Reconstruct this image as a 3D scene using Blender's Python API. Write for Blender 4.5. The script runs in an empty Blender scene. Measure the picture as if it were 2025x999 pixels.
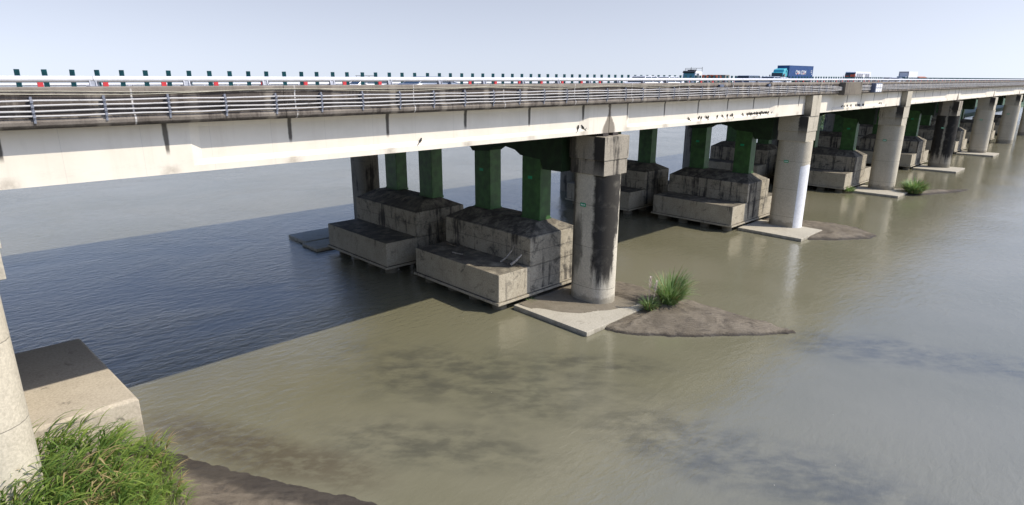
import bpy, bmesh, math, random
from mathutils import Vector, Matrix, noise
random.seed(7)
scene = bpy.context.scene
COL = scene.collection
R = math.radians

# ------------------------------------------------------------------ camera
# X runs along the bridge, Y across it (away from the camera), Z up, water at z = 0
AZ, PITCH, ROLL, CAMZ = R(46.052), R(16.0755), R(0.2052), 16.5
cam_d = bpy.data.cameras.new('camera')
cam_d.sensor_width = 36.0
cam_d.lens = 1200.8 / 2025.0 * 36.0
cam_d.clip_end = 20000.0
cam = bpy.data.objects.new('camera', cam_d)
COL.objects.link(cam)
cam.matrix_world = (Matrix.Translation((0, 0, CAMZ)) @ Matrix.Rotation(AZ - math.pi / 2, 4, 'Z')
                    @ Matrix.Rotation(math.pi / 2 - PITCH, 4, 'X') @ Matrix.Rotation(ROLL, 4, 'Z'))
scene.camera = cam

# ------------------------------------------------------------------ sky and sun
SUN = Vector((0.70, -1.0, 1.29)).normalized()
world = bpy.data.worlds.new('World')
scene.world = world
world.use_nodes = True
wn = world.node_tree.nodes
sky = wn.new('ShaderNodeTexSky')
sky.sky_type = 'NISHITA'
sky.sun_disc = False
sky.sun_elevation = math.asin(SUN.z)
sky.sun_rotation = math.atan2(SUN.x, SUN.y)
sky.altitude = 0
sky.air_density = 1.0
sky.dust_density = 1.4
sky.ozone_density = 8.0
wl = world.node_tree.links
stc = wn.new('ShaderNodeTexCoord'); smp = wn.new('ShaderNodeVectorMath'); smp.operation = 'MULTIPLY_ADD'
smp.inputs[1].default_value = (1, 1, 0.93); smp.inputs[2].default_value = (0, 0, 0.07)   # skip the brown lowest degrees of the model
snm = wn.new('ShaderNodeVectorMath'); snm.operation = 'NORMALIZE'
wl.new(stc.outputs['Generated'], smp.inputs[0]); wl.new(smp.outputs[0], snm.inputs[0]); wl.new(snm.outputs[0], sky.inputs['Vector'])
wtc = wn.new('ShaderNodeTexCoord'); wsep = wn.new('ShaderNodeSeparateXYZ'); wmr = wn.new('ShaderNodeMapRange')
bw = wn.new('ShaderNodeRGBToBW'); pale = wn.new('ShaderNodeMix'); pale.data_type = 'RGBA'
wl.new(wtc.outputs['Generated'], wsep.inputs[0]); wl.new(wsep.outputs[2], wmr.inputs[0])
for i_, v_ in enumerate((0.12, 0.5, 0.84, 0.12)): wmr.inputs[i_ + 1].default_value = v_
wl.new(sky.outputs[0], bw.inputs[0]); wl.new(wmr.outputs[0], pale.inputs[0])   # haze layer: paler towards the horizon
tint = wn.new('ShaderNodeMix'); tint.data_type = 'RGBA'; tint.blend_type = 'MULTIPLY'; tint.inputs[0].default_value = 1.0
tint.inputs[7].default_value = (0.96, 0.985, 1.075, 1)
wl.new(sky.outputs[0], pale.inputs[6]); wl.new(bw.outputs[0], pale.inputs[7]); wl.new(pale.outputs[2], tint.inputs[6])
wl.new(tint.outputs[2], wn['Background'].inputs[0])
wn['Background'].inputs[1].default_value = 0.133
sun_d = bpy.data.lights.new('sun', 'SUN')
sun_d.energy = 2.95
sun_d.angle = R(0.6)
sun_d.color = (1.0, 0.93, 0.82)
sun = bpy.data.objects.new('sun', sun_d)
COL.objects.link(sun)
sun.rotation_euler = (-SUN).to_track_quat('-Z', 'Y').to_euler()
sun.location = SUN * 200

scene.view_settings.view_transform = 'Standard'
scene.view_settings.look = 'None'
scene.view_settings.exposure = 0.85
scene.view_settings.gamma = 1.0
scene.view_settings.use_curve_mapping = False

# ------------------------------------------------------------------ material helpers
class NT:
    def __init__(s, name):
        s.m = bpy.data.materials.new(name)
        s.m.use_nodes = True
        s.t = s.m.node_tree
        s.b = s.t.nodes['Principled BSDF']
        s._pos = None
    def n(s, kind, **kw):
        nd = s.t.nodes.new(kind)
        for k, v in kw.items():
            setattr(nd, k, v)
        return nd
    def l(s, a, b):
        s.t.links.new(a, b)
    def put(s, sock, v):
        if hasattr(v, 'links'):
            s.l(v, sock)
        else:
            if isinstance(v, tuple) and len(v) == 3 and sock.type == 'RGBA':
                v = (*v, 1)
            sock.default_value = v
    def pos(s):
        if s._pos is None:
            s._pos = s.n('ShaderNodeNewGeometry').outputs['Position']
        return s._pos
    def obj(s):
        return s.n('ShaderNodeTexCoord').outputs['Object']
    def math(s, op, a, b=0.0, c=0.0, clamp=False):
        nd = s.n('ShaderNodeMath', operation=op, use_clamp=clamp)
        s.put(nd.inputs[0], a); s.put(nd.inputs[1], b); s.put(nd.inputs[2], c)
        return nd.outputs[0]
    def xyz(s, v):
        nd = s.n('ShaderNodeSeparateXYZ'); s.l(v, nd.inputs[0]); return nd.outputs
    def scale(s, v, sc, off=(0, 0, 0)):
        nd = s.n('ShaderNodeMapping'); s.l(v, nd.inputs[0])
        nd.inputs['Scale'].default_value = sc; nd.inputs['Location'].default_value = off
        return nd.outputs[0]
    def noise(s, v, sc, det=4, rough=0.55, dist=0.0):
        nd = s.n('ShaderNodeTexNoise'); s.l(v, nd.inputs['Vector'])
        nd.inputs['Scale'].default_value = sc; nd.inputs['Detail'].default_value = det
        nd.inputs['Roughness'].default_value = rough; nd.inputs['Distortion'].default_value = dist
        return nd.outputs['Fac']
    def ramp(s, v, a, b, lo=0.0, hi=1.0):
        nd = s.n('ShaderNodeMapRange', interpolation_type='SMOOTHSTEP')
        s.put(nd.inputs[0], v); s.put(nd.inputs[1], a); s.put(nd.inputs[2], b)
        s.put(nd.inputs[3], lo); s.put(nd.inputs[4], hi)
        return nd.outputs[0]
    def mix(s, f, a, b, mode='MIX'):
        nd = s.n('ShaderNodeMix', data_type='RGBA', blend_type=mode)
        s.put(nd.inputs[0], f); s.put(nd.inputs[6], a); s.put(nd.inputs[7], b)
        return nd.outputs[2]
    def bump(s, h, strength=0.3, dist=0.02, base=None):
        nd = s.n('ShaderNodeBump'); s.l(h, nd.inputs['Height'])
        nd.inputs['Strength'].default_value = strength; nd.inputs['Distance'].default_value = dist
        if base is not None: s.l(base, nd.inputs['Normal'])
        return nd.outputs[0]
    def done(s, col, rough=0.8, spec=0.3, normal=None, metal=0.0):
        s.put(s.b.inputs['Base Color'], col); s.put(s.b.inputs['Roughness'], rough)
        s.b.inputs['Specular IOR Level'].default_value = spec
        s.b.inputs['Metallic'].default_value = metal
        if normal is not None: s.l(normal, s.b.inputs['Normal'])
        return s.m

def simple(name, col, rough=0.5, spec=0.4, metal=0.0, var=0.12, sc=3.0):
    t = NT(name)
    f = t.noise(t.pos(), sc, 4)
    lo = tuple(c * (1 - var) for c in col); hi = tuple(min(1, c * (1 + var)) for c in col)
    f2 = t.ramp(f, 0.3, 0.7)
    return t.done(t.mix(f2, lo, hi), rough, spec, None, metal)

def concrete(name, c1, c2, streak=0.5, scol=(0.03, 0.028, 0.025), joint=0.0, jw=0.03, rust=0.0, splash=0.0, grime=0.0, vjoint=0.0, bands=None, rough=0.9, topdirt=0.0, zamp=5.0, upface=False):
    c1 = (c1[0] * 1.02, c1[1], c1[2] * 0.91); c2 = (c2[0] * 1.02, c2[1], c2[2] * 0.91)
    t = NT(name)
    p = t.pos()
    x, y, z = t.xyz(p)
    col = t.mix(t.ramp(t.noise(p, 0.7, 8, 0.62), 0.3, 0.7), c1, c2)
    fine = t.noise(p, 9.0, 6, 0.7)
    col = t.mix(0.55, col, t.mix(t.ramp(fine, 0.25, 0.75), tuple(a * 0.72 for a in c1), tuple(min(1, a * 1.18) for a in c2)))
    wob = t.noise(p, 1.6, 5, 0.65)
    if streak > 0:
        sv = t.noise(t.scale(p, (1.0, 1.0, 0.07)), 1.5, 6, 0.68)
        brk = t.noise(p, 0.45, 4, 0.6)
        m = t.math('ADD', sv, t.math('MULTIPLY', t.math('SUBTRACT', brk, 0.5), 0.55))
        m = t.ramp(m, 0.68 - 0.22 * streak, 0.84 - 0.22 * streak)
        m = t.math('MULTIPLY', m, min(0.95, 0.55 + streak * 0.4))
        col = t.mix(m, col, scol)
    if rust > 0:
        rv = t.noise(t.scale(p, (1.0, 1.0, 0.05), (7, 3, 0)), 2.2, 4, 0.6)
        col = t.mix(t.ramp(rv, 0.72 - 0.15 * rust, 0.86 - 0.1 * rust, 0, 0.6), col, (0.22, 0.10, 0.04))
    if bands:
        yy = t.math('ADD', y, t.math('MULTIPLY', t.math('SUBTRACT', wob, 0.5), 0.55))
        zz = t.math('ADD', z, t.math('MULTIPLY', t.math('SUBTRACT', t.noise(t.scale(p, (1, 1, .12)), 2.3, 5, .7), 0.5), zamp))
        for (y0, y1, z0, z1, amt, sf, *xl) in bands:
            m = t.math('MULTIPLY', t.ramp(yy, y0 - sf, y0 + sf), t.ramp(yy, y1 - sf, y1 + sf, 1, 0))
            m = t.math('MULTIPLY', m, t.math('MULTIPLY', t.ramp(zz, z0 - 0.8, z0 + 0.8), t.ramp(zz, z1 - 0.8, z1 + 0.8, 1, 0)))
            m = t.math('MULTIPLY', m, t.ramp(t.noise(p, 1.2, 5, 0.6), 0.2, 0.5, amt * 0.82, amt))
            if upface:
                nx = t.xyz(t.n('ShaderNodeNewGeometry').outputs['Normal'])[0]
                m = t.math('MULTIPLY', m, t.ramp(nx, -0.9, -0.5, 1, 0))
            if xl:
                xx = t.math('ADD', x, t.math('MULTIPLY', t.math('SUBTRACT', wob, 0.5), 0.8))
                xx = t.math('SUBTRACT', xx, t.ramp(zz, 4.0, 7.5, 0, 0.55))
                m = t.math('MULTIPLY', m, t.ramp(xx, xl[0] - 0.12, xl[0] + 0.12, 1, 0))
            col = t.mix(m, col, scol)
    if grime > 0:
        g = t.noise(p, 1.1, 8, 0.72, 0.6)
        col = t.mix(t.ramp(g, 0.62 - 0.2 * grime, 0.8 - 0.15 * grime, 0, 0.85), col, (0.045, 0.042, 0.036))
    if splash > 0:
        zz2 = t.math('ADD', z, t.math('MULTIPLY', t.math('SUBTRACT', wob, 0.5), 1.2))
        col = t.mix(t.ramp(zz2, splash - 0.15, splash + 0.2, 0.55, 0), col, (0.16, 0.14, 0.10))
    if topdirt > 0:
        nz = t.xyz(t.n('ShaderNodeNewGeometry').outputs['Normal'])[2]
        td = t.math('MULTIPLY', t.ramp(nz, 0.55, 0.8), t.ramp(t.noise(p, 0.9, 7, 0.7), 0.3, 0.6, 0.35 * topdirt, topdirt))
        col = t.mix(td, col, (0.075, 0.066, 0.052))
    h = t.math('ADD', t.math('MULTIPLY', fine, 0.5), t.math('MULTIPLY', t.noise(p, 40.0, 3), 0.2))
    if joint > 0:
        fz = t.math('ABSOLUTE', t.math('SUBTRACT', t.math('FRACT', t.math('DIVIDE', t.math('ADD', z, t.math('MULTIPLY', wob, 0.05)), joint)), 0.5))
        jm = t.ramp(fz, 0.0, jw / joint, 1, 0)
        col = t.mix(t.math('MULTIPLY', jm, 0.65), col, (0.06, 0.055, 0.048))
        h = t.math('SUBTRACT', h, t.math('MULTIPLY', jm, 0.6))
    if vjoint > 0:
        fx = t.math('ABSOLUTE', t.math('SUBTRACT', t.math('FRACT', t.math('DIVIDE', t.math('ADD', x, y), vjoint)), 0.5))
        jm = t.ramp(fx, 0.0, 0.03 / vjoint, 1, 0)
        col = t.mix(t.math('MULTIPLY', jm, 0.22), col, (0.08, 0.073, 0.062))
    return t.done(col, rough, 0.25, t.bump(h, 0.5, 0.03))

M = {}
M['pier'] = concrete('pier_concrete', (0.44, 0.40, 0.335), (0.55, 0.505, 0.43), 0.12, joint=3.1, splash=0.9, rust=0.25)
M['pier_stained'] = concrete('pier_stained_concrete', (0.46, 0.425, 0.365), (0.58, 0.54, 0.47), 0.16, joint=3.1, splash=0.8,
    scol=(0.02, 0.018, 0.016), bands=[(25.0, 26.55, 2.4, 14, 0.96, 0.16, 34.75), (28.25, 29.6, 2.2, 10.5, 0.85, 0.2), (27.5, 28.3, 2.6, 6.4, 0.7, 0.2)])
M['pier_black'] = concrete('pier_black_stained_concrete', (0.27, 0.25, 0.215), (0.36, 0.335, 0.29), 0.55, joint=3.1, splash=1.0,
    scol=(0.016, 0.015, 0.014), bands=[(25.2, 27.0, 2.2, 14, 0.97, 0.15), (27.3, 30.0, 2.0, 14, 0.95, 0.15)])
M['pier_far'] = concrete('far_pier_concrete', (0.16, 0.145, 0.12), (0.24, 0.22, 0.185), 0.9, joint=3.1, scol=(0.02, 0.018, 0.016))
M['cap'] = concrete('cap_concrete', (0.35, 0.32, 0.27), (0.47, 0.435, 0.375), 0.3, scol=(0.03, 0.028, 0.026), zamp=0.8, upface=True, bands=[(25.2, 26.6, 11.0, 13.2, 0.95, 0.08)])
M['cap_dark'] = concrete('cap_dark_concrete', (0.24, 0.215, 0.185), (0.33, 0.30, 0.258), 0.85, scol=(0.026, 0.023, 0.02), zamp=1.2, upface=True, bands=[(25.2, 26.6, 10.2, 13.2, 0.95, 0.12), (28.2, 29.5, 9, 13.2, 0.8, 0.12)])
M['bay'] = concrete('bay_concrete', (0.12, 0.105, 0.09), (0.19, 0.168, 0.142), 0.75, scol=(0.06, 0.052, 0.045))
M['cap_face'] = concrete('cap_black_face', (0.05, 0.046, 0.042), (0.08, 0.072, 0.064), 0.6, scol=(0.018, 0.017, 0.016))
M['footing'] = concrete('footing_concrete', (0.29, 0.255, 0.205), (0.44, 0.40, 0.33), 0.45, scol=(0.06, 0.052, 0.042), vjoint=1.6, grime=0.4, topdirt=0.85)
M['block'] = concrete('block_concrete', (0.25, 0.225, 0.185), (0.42, 0.38, 0.315), 0.85, scol=(0.03, 0.026, 0.023), joint=1.15, jw=0.035, vjoint=2.2, grime=0.7, topdirt=0.8)
M['slab'] = concrete('slab_concrete', (0.35, 0.325, 0.28), (0.43, 0.40, 0.345), 0.0, grime=0.12, splash=0.12)
M['pale_ledge'] = concrete('pale_ledge_concrete', (0.37, 0.325, 0.27), (0.47, 0.42, 0.355), 0.0, rust=0.0, grime=0.2, splash=0.7)
M['pile'] = concrete('pile_concrete', (0.12, 0.11, 0.09), (0.18, 0.165, 0.135), 0.4, splash=0.4)
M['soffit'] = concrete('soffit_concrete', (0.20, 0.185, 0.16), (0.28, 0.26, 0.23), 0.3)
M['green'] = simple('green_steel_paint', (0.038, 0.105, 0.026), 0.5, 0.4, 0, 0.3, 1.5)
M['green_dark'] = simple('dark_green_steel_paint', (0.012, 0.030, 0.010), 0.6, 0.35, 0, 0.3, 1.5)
M['plate'] = simple('green_plate', (0.01, 0.32, 0.14), 0.4)
M['white_mark'] = simple('white_mark_paint', (0.78, 0.78, 0.76), 0.5, var=0.05)
M['white_paint'] = simple('white_band_paint', (0.74, 0.74, 0.73), 0.6, 0.3, 0, 0.08, 5)
M['rail_white'] = simple('white_rail_paint', (0.62, 0.615, 0.62), 0.35, 0.5, 0, 0.06, 4)
M['galv'] = simple('galvanised_steel', (0.21, 0.22, 0.25), 0.45, 0.5, 0.4, 0.15, 8)
M['red'] = simple('red_paint', (0.55, 0.045, 0.05), 0.45, var=0.15)
M['teal'] = simple('teal_blade_plastic', (0.012, 0.085, 0.09), 0.5, var=0.2)
M['bearing'] = simple('bearing_steel', (0.05, 0.04, 0.035), 0.8)
M['cable'] = simple('beige_cable', (0.40, 0.37, 0.28), 0.7)
M['cabinet'] = simple('cabinet_grey', (0.10, 0.12, 0.17), 0.5)
M['louver'] = simple('cabinet_white', (0.75, 0.75, 0.75), 0.5)
M['asphalt'] = simple('asphalt', (0.055, 0.054, 0.053), 0.9, 0.2, 0, 0.2, 6)
M['line'] = simple('road_line_paint', (0.75, 0.75, 0.72), 0.7)
M['bird'] = simple('dark_feathers', (0.018, 0.017, 0.018), 0.8)
M['wood'] = simple('driftwood', (0.20, 0.165, 0.12), 0.9, 0.1, 0, 0.35, 6)
M['wood_grey'] = simple('grey_driftwood', (0.38, 0.34, 0.28), 0.9, 0.1, 0, 0.3, 6)

def conduit_mat():
    t = NT('weathered_white_pipe')
    p = t.pos()
    f = t.noise(t.scale(p, (0.6, 3, 3)), 3.0, 5, 0.7)
    c = t.mix(t.ramp(f, 0.56, 0.7, 0, 0.85), (0.48, 0.465, 0.445), (0.13, 0.115, 0.10))
    return t.done(c, 0.6, 0.3)
M['conduit'] = conduit_mat()

def parapet_mat():
    t = NT('weathered_parapet_concrete')
    p = t.pos()
    x, y, z = t.xyz(p)
    base = t.mix(t.ramp(t.noise(p, 1.3, 8, 0.65), 0.3, 0.7), (0.15, 0.128, 0.106), (0.235, 0.205, 0.172))
    sv = t.noise(t.scale(p, (1, 1, 0.05)), 3.2, 7, 0.72)
    lowf = t.noise(t.scale(p, (1, 1, 0.3)), 0.5, 3)
    wob = t.noise(t.scale(p, (1, 1, 0.2)), 2.0, 5, 0.7)
    zz = t.math('ADD', z, t.math('MULTIPLY', t.math('SUBTRACT', wob, 0.5), 0.25))
    mid = t.math('MULTIPLY', t.ramp(zz, 15.05, 15.25), t.ramp(zz, 15.86, 15.96, 1, 0))
    m = t.math('ADD', sv, t.math('MULTIPLY', t.math('SUBTRACT', lowf, 0.5), 0.3))
    m = t.math('ADD', m, t.math('MULTIPLY', mid, 0.24))
    col = t.mix(t.ramp(m, 0.50, 0.72, 0, 0.8), base, (0.052, 0.043, 0.038))
    # dark underside lip and the pale run-off below each rail post (every 3 m) and each joint (every 6.1 m)
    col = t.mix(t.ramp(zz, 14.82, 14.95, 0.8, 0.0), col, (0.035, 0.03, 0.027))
    fp = t.math('ABSOLUTE', t.math('SUBTRACT', t.math('FRACT', t.math('DIVIDE', t.math('SUBTRACT', x, 4.75 - 1.5), 3.0)), 0.5))
    fp = t.math('ADD', fp, t.math('MULTIPLY', t.math('SUBTRACT', wob, 0.5), 0.05))
    run = t.math('MULTIPLY', t.ramp(fp, 0.03, 0.09, 1, 0), t.ramp(lowf, 0.3, 0.6, 0.15, 0.6))
    col = t.mix(run, col, (0.34, 0.30, 0.245))
    fj = t.math('ABSOLUTE', t.math('SUBTRACT', t.math('FRACT', t.math('DIVIDE', t.math('SUBTRACT', x, 5.75 - 3.05), 6.1)), 0.5))
    jn = t.math('MULTIPLY', t.ramp(fj, 0.0025, 0.0065, 1, 0), t.ramp(t.noise(p, 6, 4), 0.35, 0.5))
    col = t.mix(jn, col, (0.52, 0.50, 0.47))
    # top strip is paler
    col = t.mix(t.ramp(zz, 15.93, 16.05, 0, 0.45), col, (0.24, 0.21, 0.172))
    h = t.noise(p, 14, 6, 0.7)
    return t.done(col, 0.92, 0.2, t.bump(h, 0.5, 0.03))
M['parapet'] = parapet_mat()

def girder_mat():
    t = NT('painted_girder')
    o = t.obj()
    p = t.pos()
    x, y, z = t.xyz(o)
    base = t.mix(t.ramp(t.noise(p, 0.5, 6, 0.6), 0.3, 0.7), (0.66, 0.605, 0.50), (0.73, 0.67, 0.56))
    sv = t.noise(t.scale(p, (1, 1, 0.04)), 2.6, 5, 0.65)
    base = t.mix(t.ramp(sv, 0.5, 0.8, 0, 0.4), base, (0.55, 0.48, 0.38))
    gr = t.noise(t.scale(p, (1, 1, 0.5)), 1.1, 8, 0.72)
    base = t.mix(t.ramp(gr, 0.55, 0.8, 0, 0.3), base, (0.46, 0.41, 0.33))
    rs = t.noise(t.scale(p, (1, 1, 0.03), (3, 5, 0)), 3.6, 4, 0.6)
    base = t.mix(t.math('MULTIPLY', t.ramp(rs, 0.7, 0.82, 0, 0.5), t.ramp(z, 13.2, 14.7)), base, (0.42, 0.25, 0.12))
    # flange top dirt
    fd = t.noise(t.scale(p, (1, 1, 2)), 3.0, 7, 0.75)
    fl = t.math('MULTIPLY', t.ramp(z, 12.95, 13.1), t.ramp(z, 13.28, 13.4, 1, 0))
    base = t.mix(t.math('MULTIPLY', fl, t.ramp(fd, 0.45, 0.7, 0, 0.35)), base, (0.55, 0.49, 0.41))
    # panel seams every 2.5 m
    wob = t.noise(t.scale(p, (1, 1, 0.6)), 2.2, 4, 0.6)
    q = t.math('DIVIDE', t.math('SUBTRACT', x, 2.1), 5.03)
    cell = t.math('FLOOR', t.math('ADD', q, 0.5))
    d = t.math('MULTIPLY', t.math('SUBTRACT', t.math('SUBTRACT', q, cell), 0.0), 5.03)
    ds = t.math('ADD', t.math('ABSOLUTE', d), t.math('MULTIPLY', t.math('SUBTRACT', wob, 0.5), 0.10))
    dseam = t.math('ABSOLUTE', t.math('SUBTRACT', t.math('FRACT', t.math('DIVIDE', x, 2.515)), 0.5))
    base = t.mix(t.ramp(dseam, 0.0, 0.006, 0.35, 0), base, (0.35, 0.32, 0.27))
    # per stain random
    wn_ = t.n('ShaderNodeTexWhiteNoise', noise_dimensions='2D')
    cv = t.n('ShaderNodeCombineXYZ')
    t.l(cell, cv.inputs[0])
    t.l(t.n('ShaderNodeObjectInfo').outputs['Random'], cv.inputs[1])
    t.l(cv.outputs[0], wn_.inputs['Vector'])
    rnd = wn_.outputs['Value']
    amt = t.ramp(rnd, 0.02, 0.25, 0.5, 1.0)
    # drip below deck edge, fading at about z 13.5
    wdt = t.math('ADD', 0.10, t.math('MULTIPLY', t.ramp(z, 13.4, 14.7), 0.03))
    low = t.math('ADD', 13.45, t.math('MULTIPLY', rnd, 0.25))
    drip = t.math('MULTIPLY', t.ramp(ds, t.math('SUBTRACT', wdt, 0.06), wdt, 1, 0), t.ramp(z, low, t.math('ADD', low, 0.3)))
    drip = t.math('MULTIPLY', drip, amt)
    # splash patch on the bottom flange
    sp = t.math('MULTIPLY', t.ramp(t.math('ADD', ds, t.math('MULTIPLY', t.noise(p, 2.2, 5, .7), 0.5)), 0.2, 0.85, 1, 0), t.ramp(z, 12.95, 13.3, 1, 0))
    sp = t.math('MULTIPLY', sp, t.math('MULTIPLY', t.ramp(t.noise(p, 5, 5, .7), .25, .6, 0.3, 0.9), amt))
    col = t.mix(t.math('MULTIPLY', drip, 0.93), base, (0.055, 0.047, 0.037))
    col = t.mix(t.math('MULTIPLY', sp, 0.7), col, (0.26, 0.22, 0.165))
    # joint stain at both ends of the span: widens towards the bottom
    for xe, sgn in ((0.0, 1), (35.0, -1)):
        dx = t.math('ABSOLUTE', t.math('SUBTRACT', x, xe))
        dx = t.math('ADD', dx, t.math('MULTIPLY', t.math('SUBTRACT', wob, 0.5), 0.5))
        wd = t.ramp(z, 12.8, 14.4, 0.85, 0.12)
        js = t.ramp(dx, t.math('MULTIPLY', wd, 0.7), wd, 0.85, 0)
        col = t.mix(js, col, (0.14, 0.115, 0.085))
    h = t.noise(p, 18, 5, 0.7)
    return t.done(col, 0.7, 0.3, t.bump(h, 0.25, 0.015))
M['girder'] = girder_mat()

def sand_mat(name, c1, c2, c3, ripple=5.0):
    t = NT(name)
    p = t.pos()
    a = t.mix(t.ramp(t.noise(p, 0.5, 7, 0.6, 0.8), 0.38, 0.62), c1, c2)
    a = t.mix(t.ramp(t.noise(t.scale(p, (1, 1, 1), (9, 2, 0)), 1.1, 6, 0.65, 1.2), 0.52, 0.68, 0, 0.9), a, c3)
    a = t.mix(0.35, a, t.mix(t.ramp(t.noise(p, 22, 5, 0.7), 0.3, 0.7), tuple(c * 0.6 for c in c1), tuple(c * 1.35 for c in c2)))
    w = t.n('ShaderNodeTexWave', wave_type='BANDS', bands_direction='DIAGONAL')
    t.l(p, w.inputs['Vector']); w.inputs['Scale'].default_value = ripple * 0.3
    w.inputs['Distortion'].default_value = 7.0; w.inputs['Detail'].default_value = 3
    w.inputs['Detail Scale'].default_value = 0.7
    hh = t.math('ADD', t.math('MULTIPLY', w.outputs['Fac'], 0.5), t.math('MULTIPLY', t.noise(p, 18, 5, 0.7), 0.5))
    zz = t.math('ADD', t.xyz(p)[2], t.math('MULTIPLY', t.math('SUBTRACT', t.noise(p, 2.5, 4), 0.5), 0.12))
    a = t.mix(t.ramp(zz, 0.06, 0.2, 0.75, 0), a, (0.03, 0.026, 0.023))     # wet margin at the waterline
    rg = t.ramp(t.noise(p, 0.6, 4), 0.35, 0.65, 0.55, 0.95)
    return t.done(a, rg, 0.15, t.bump(hh, 0.9, 0.07))
M['sand'] = sand_mat('dark_river_sand', (0.105, 0.087, 0.063), (0.20, 0.168, 0.122), (0.05, 0.042, 0.034))
M['mud'] = sand_mat('wet_bank_mud', (0.115, 0.092, 0.066), (0.20, 0.165, 0.118), (0.045, 0.038, 0.033), 3.0)
M['slabsand'] = sand_mat('wet_sand_film', (0.17, 0.145, 0.105), (0.22, 0.19, 0.14), (0.15, 0.13, 0.09), 9.0)

def leaf_mat(name, c1, c2, trans=0.35, sc=0.6):
    t = NT(name)
    p = t.pos()
    col = t.mix(t.ramp(t.noise(p, sc, 4), 0.35, 0.65), c1, c2)
    t.done(col, 0.5, 0.35)
    tr = t.n('ShaderNodeBsdfTranslucent'); t.l(col, tr.inputs[0])
    mx = t.n('ShaderNodeMixShader'); mx.inputs[0].default_value = trans
    t.l(t.b.outputs[0], mx.inputs[1]); t.l(tr.outputs[0], mx.inputs[2])
    t.l(mx.outputs[0], t.t.nodes['Material Output'].inputs[0])
    return t.m
M['grass_a'] = leaf_mat('green_grass', (0.085, 0.165, 0.035), (0.19, 0.29, 0.06), 0.4, 3.0)
M['grass_b'] = leaf_mat('bright_grass', (0.19, 0.29, 0.05), (0.32, 0.41, 0.09), 0.42, 2.0)
M['grass_d'] = leaf_mat('dry_grass', (0.32, 0.23, 0.10), (0.42, 0.33, 0.16), 0.2)
M['reed'] = leaf_mat('reed_green', (0.20, 0.31, 0.11), (0.31, 0.42, 0.18), 0.45, 2.0)
M['plume'] = leaf_mat('reed_plume', (0.62, 0.52, 0.46), (0.72, 0.64, 0.58), 0.3)
M['tree'] = leaf_mat('far_bush_green', (0.055, 0.10, 0.03), (0.10, 0.155, 0.045), 0.25, 0.2)

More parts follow.
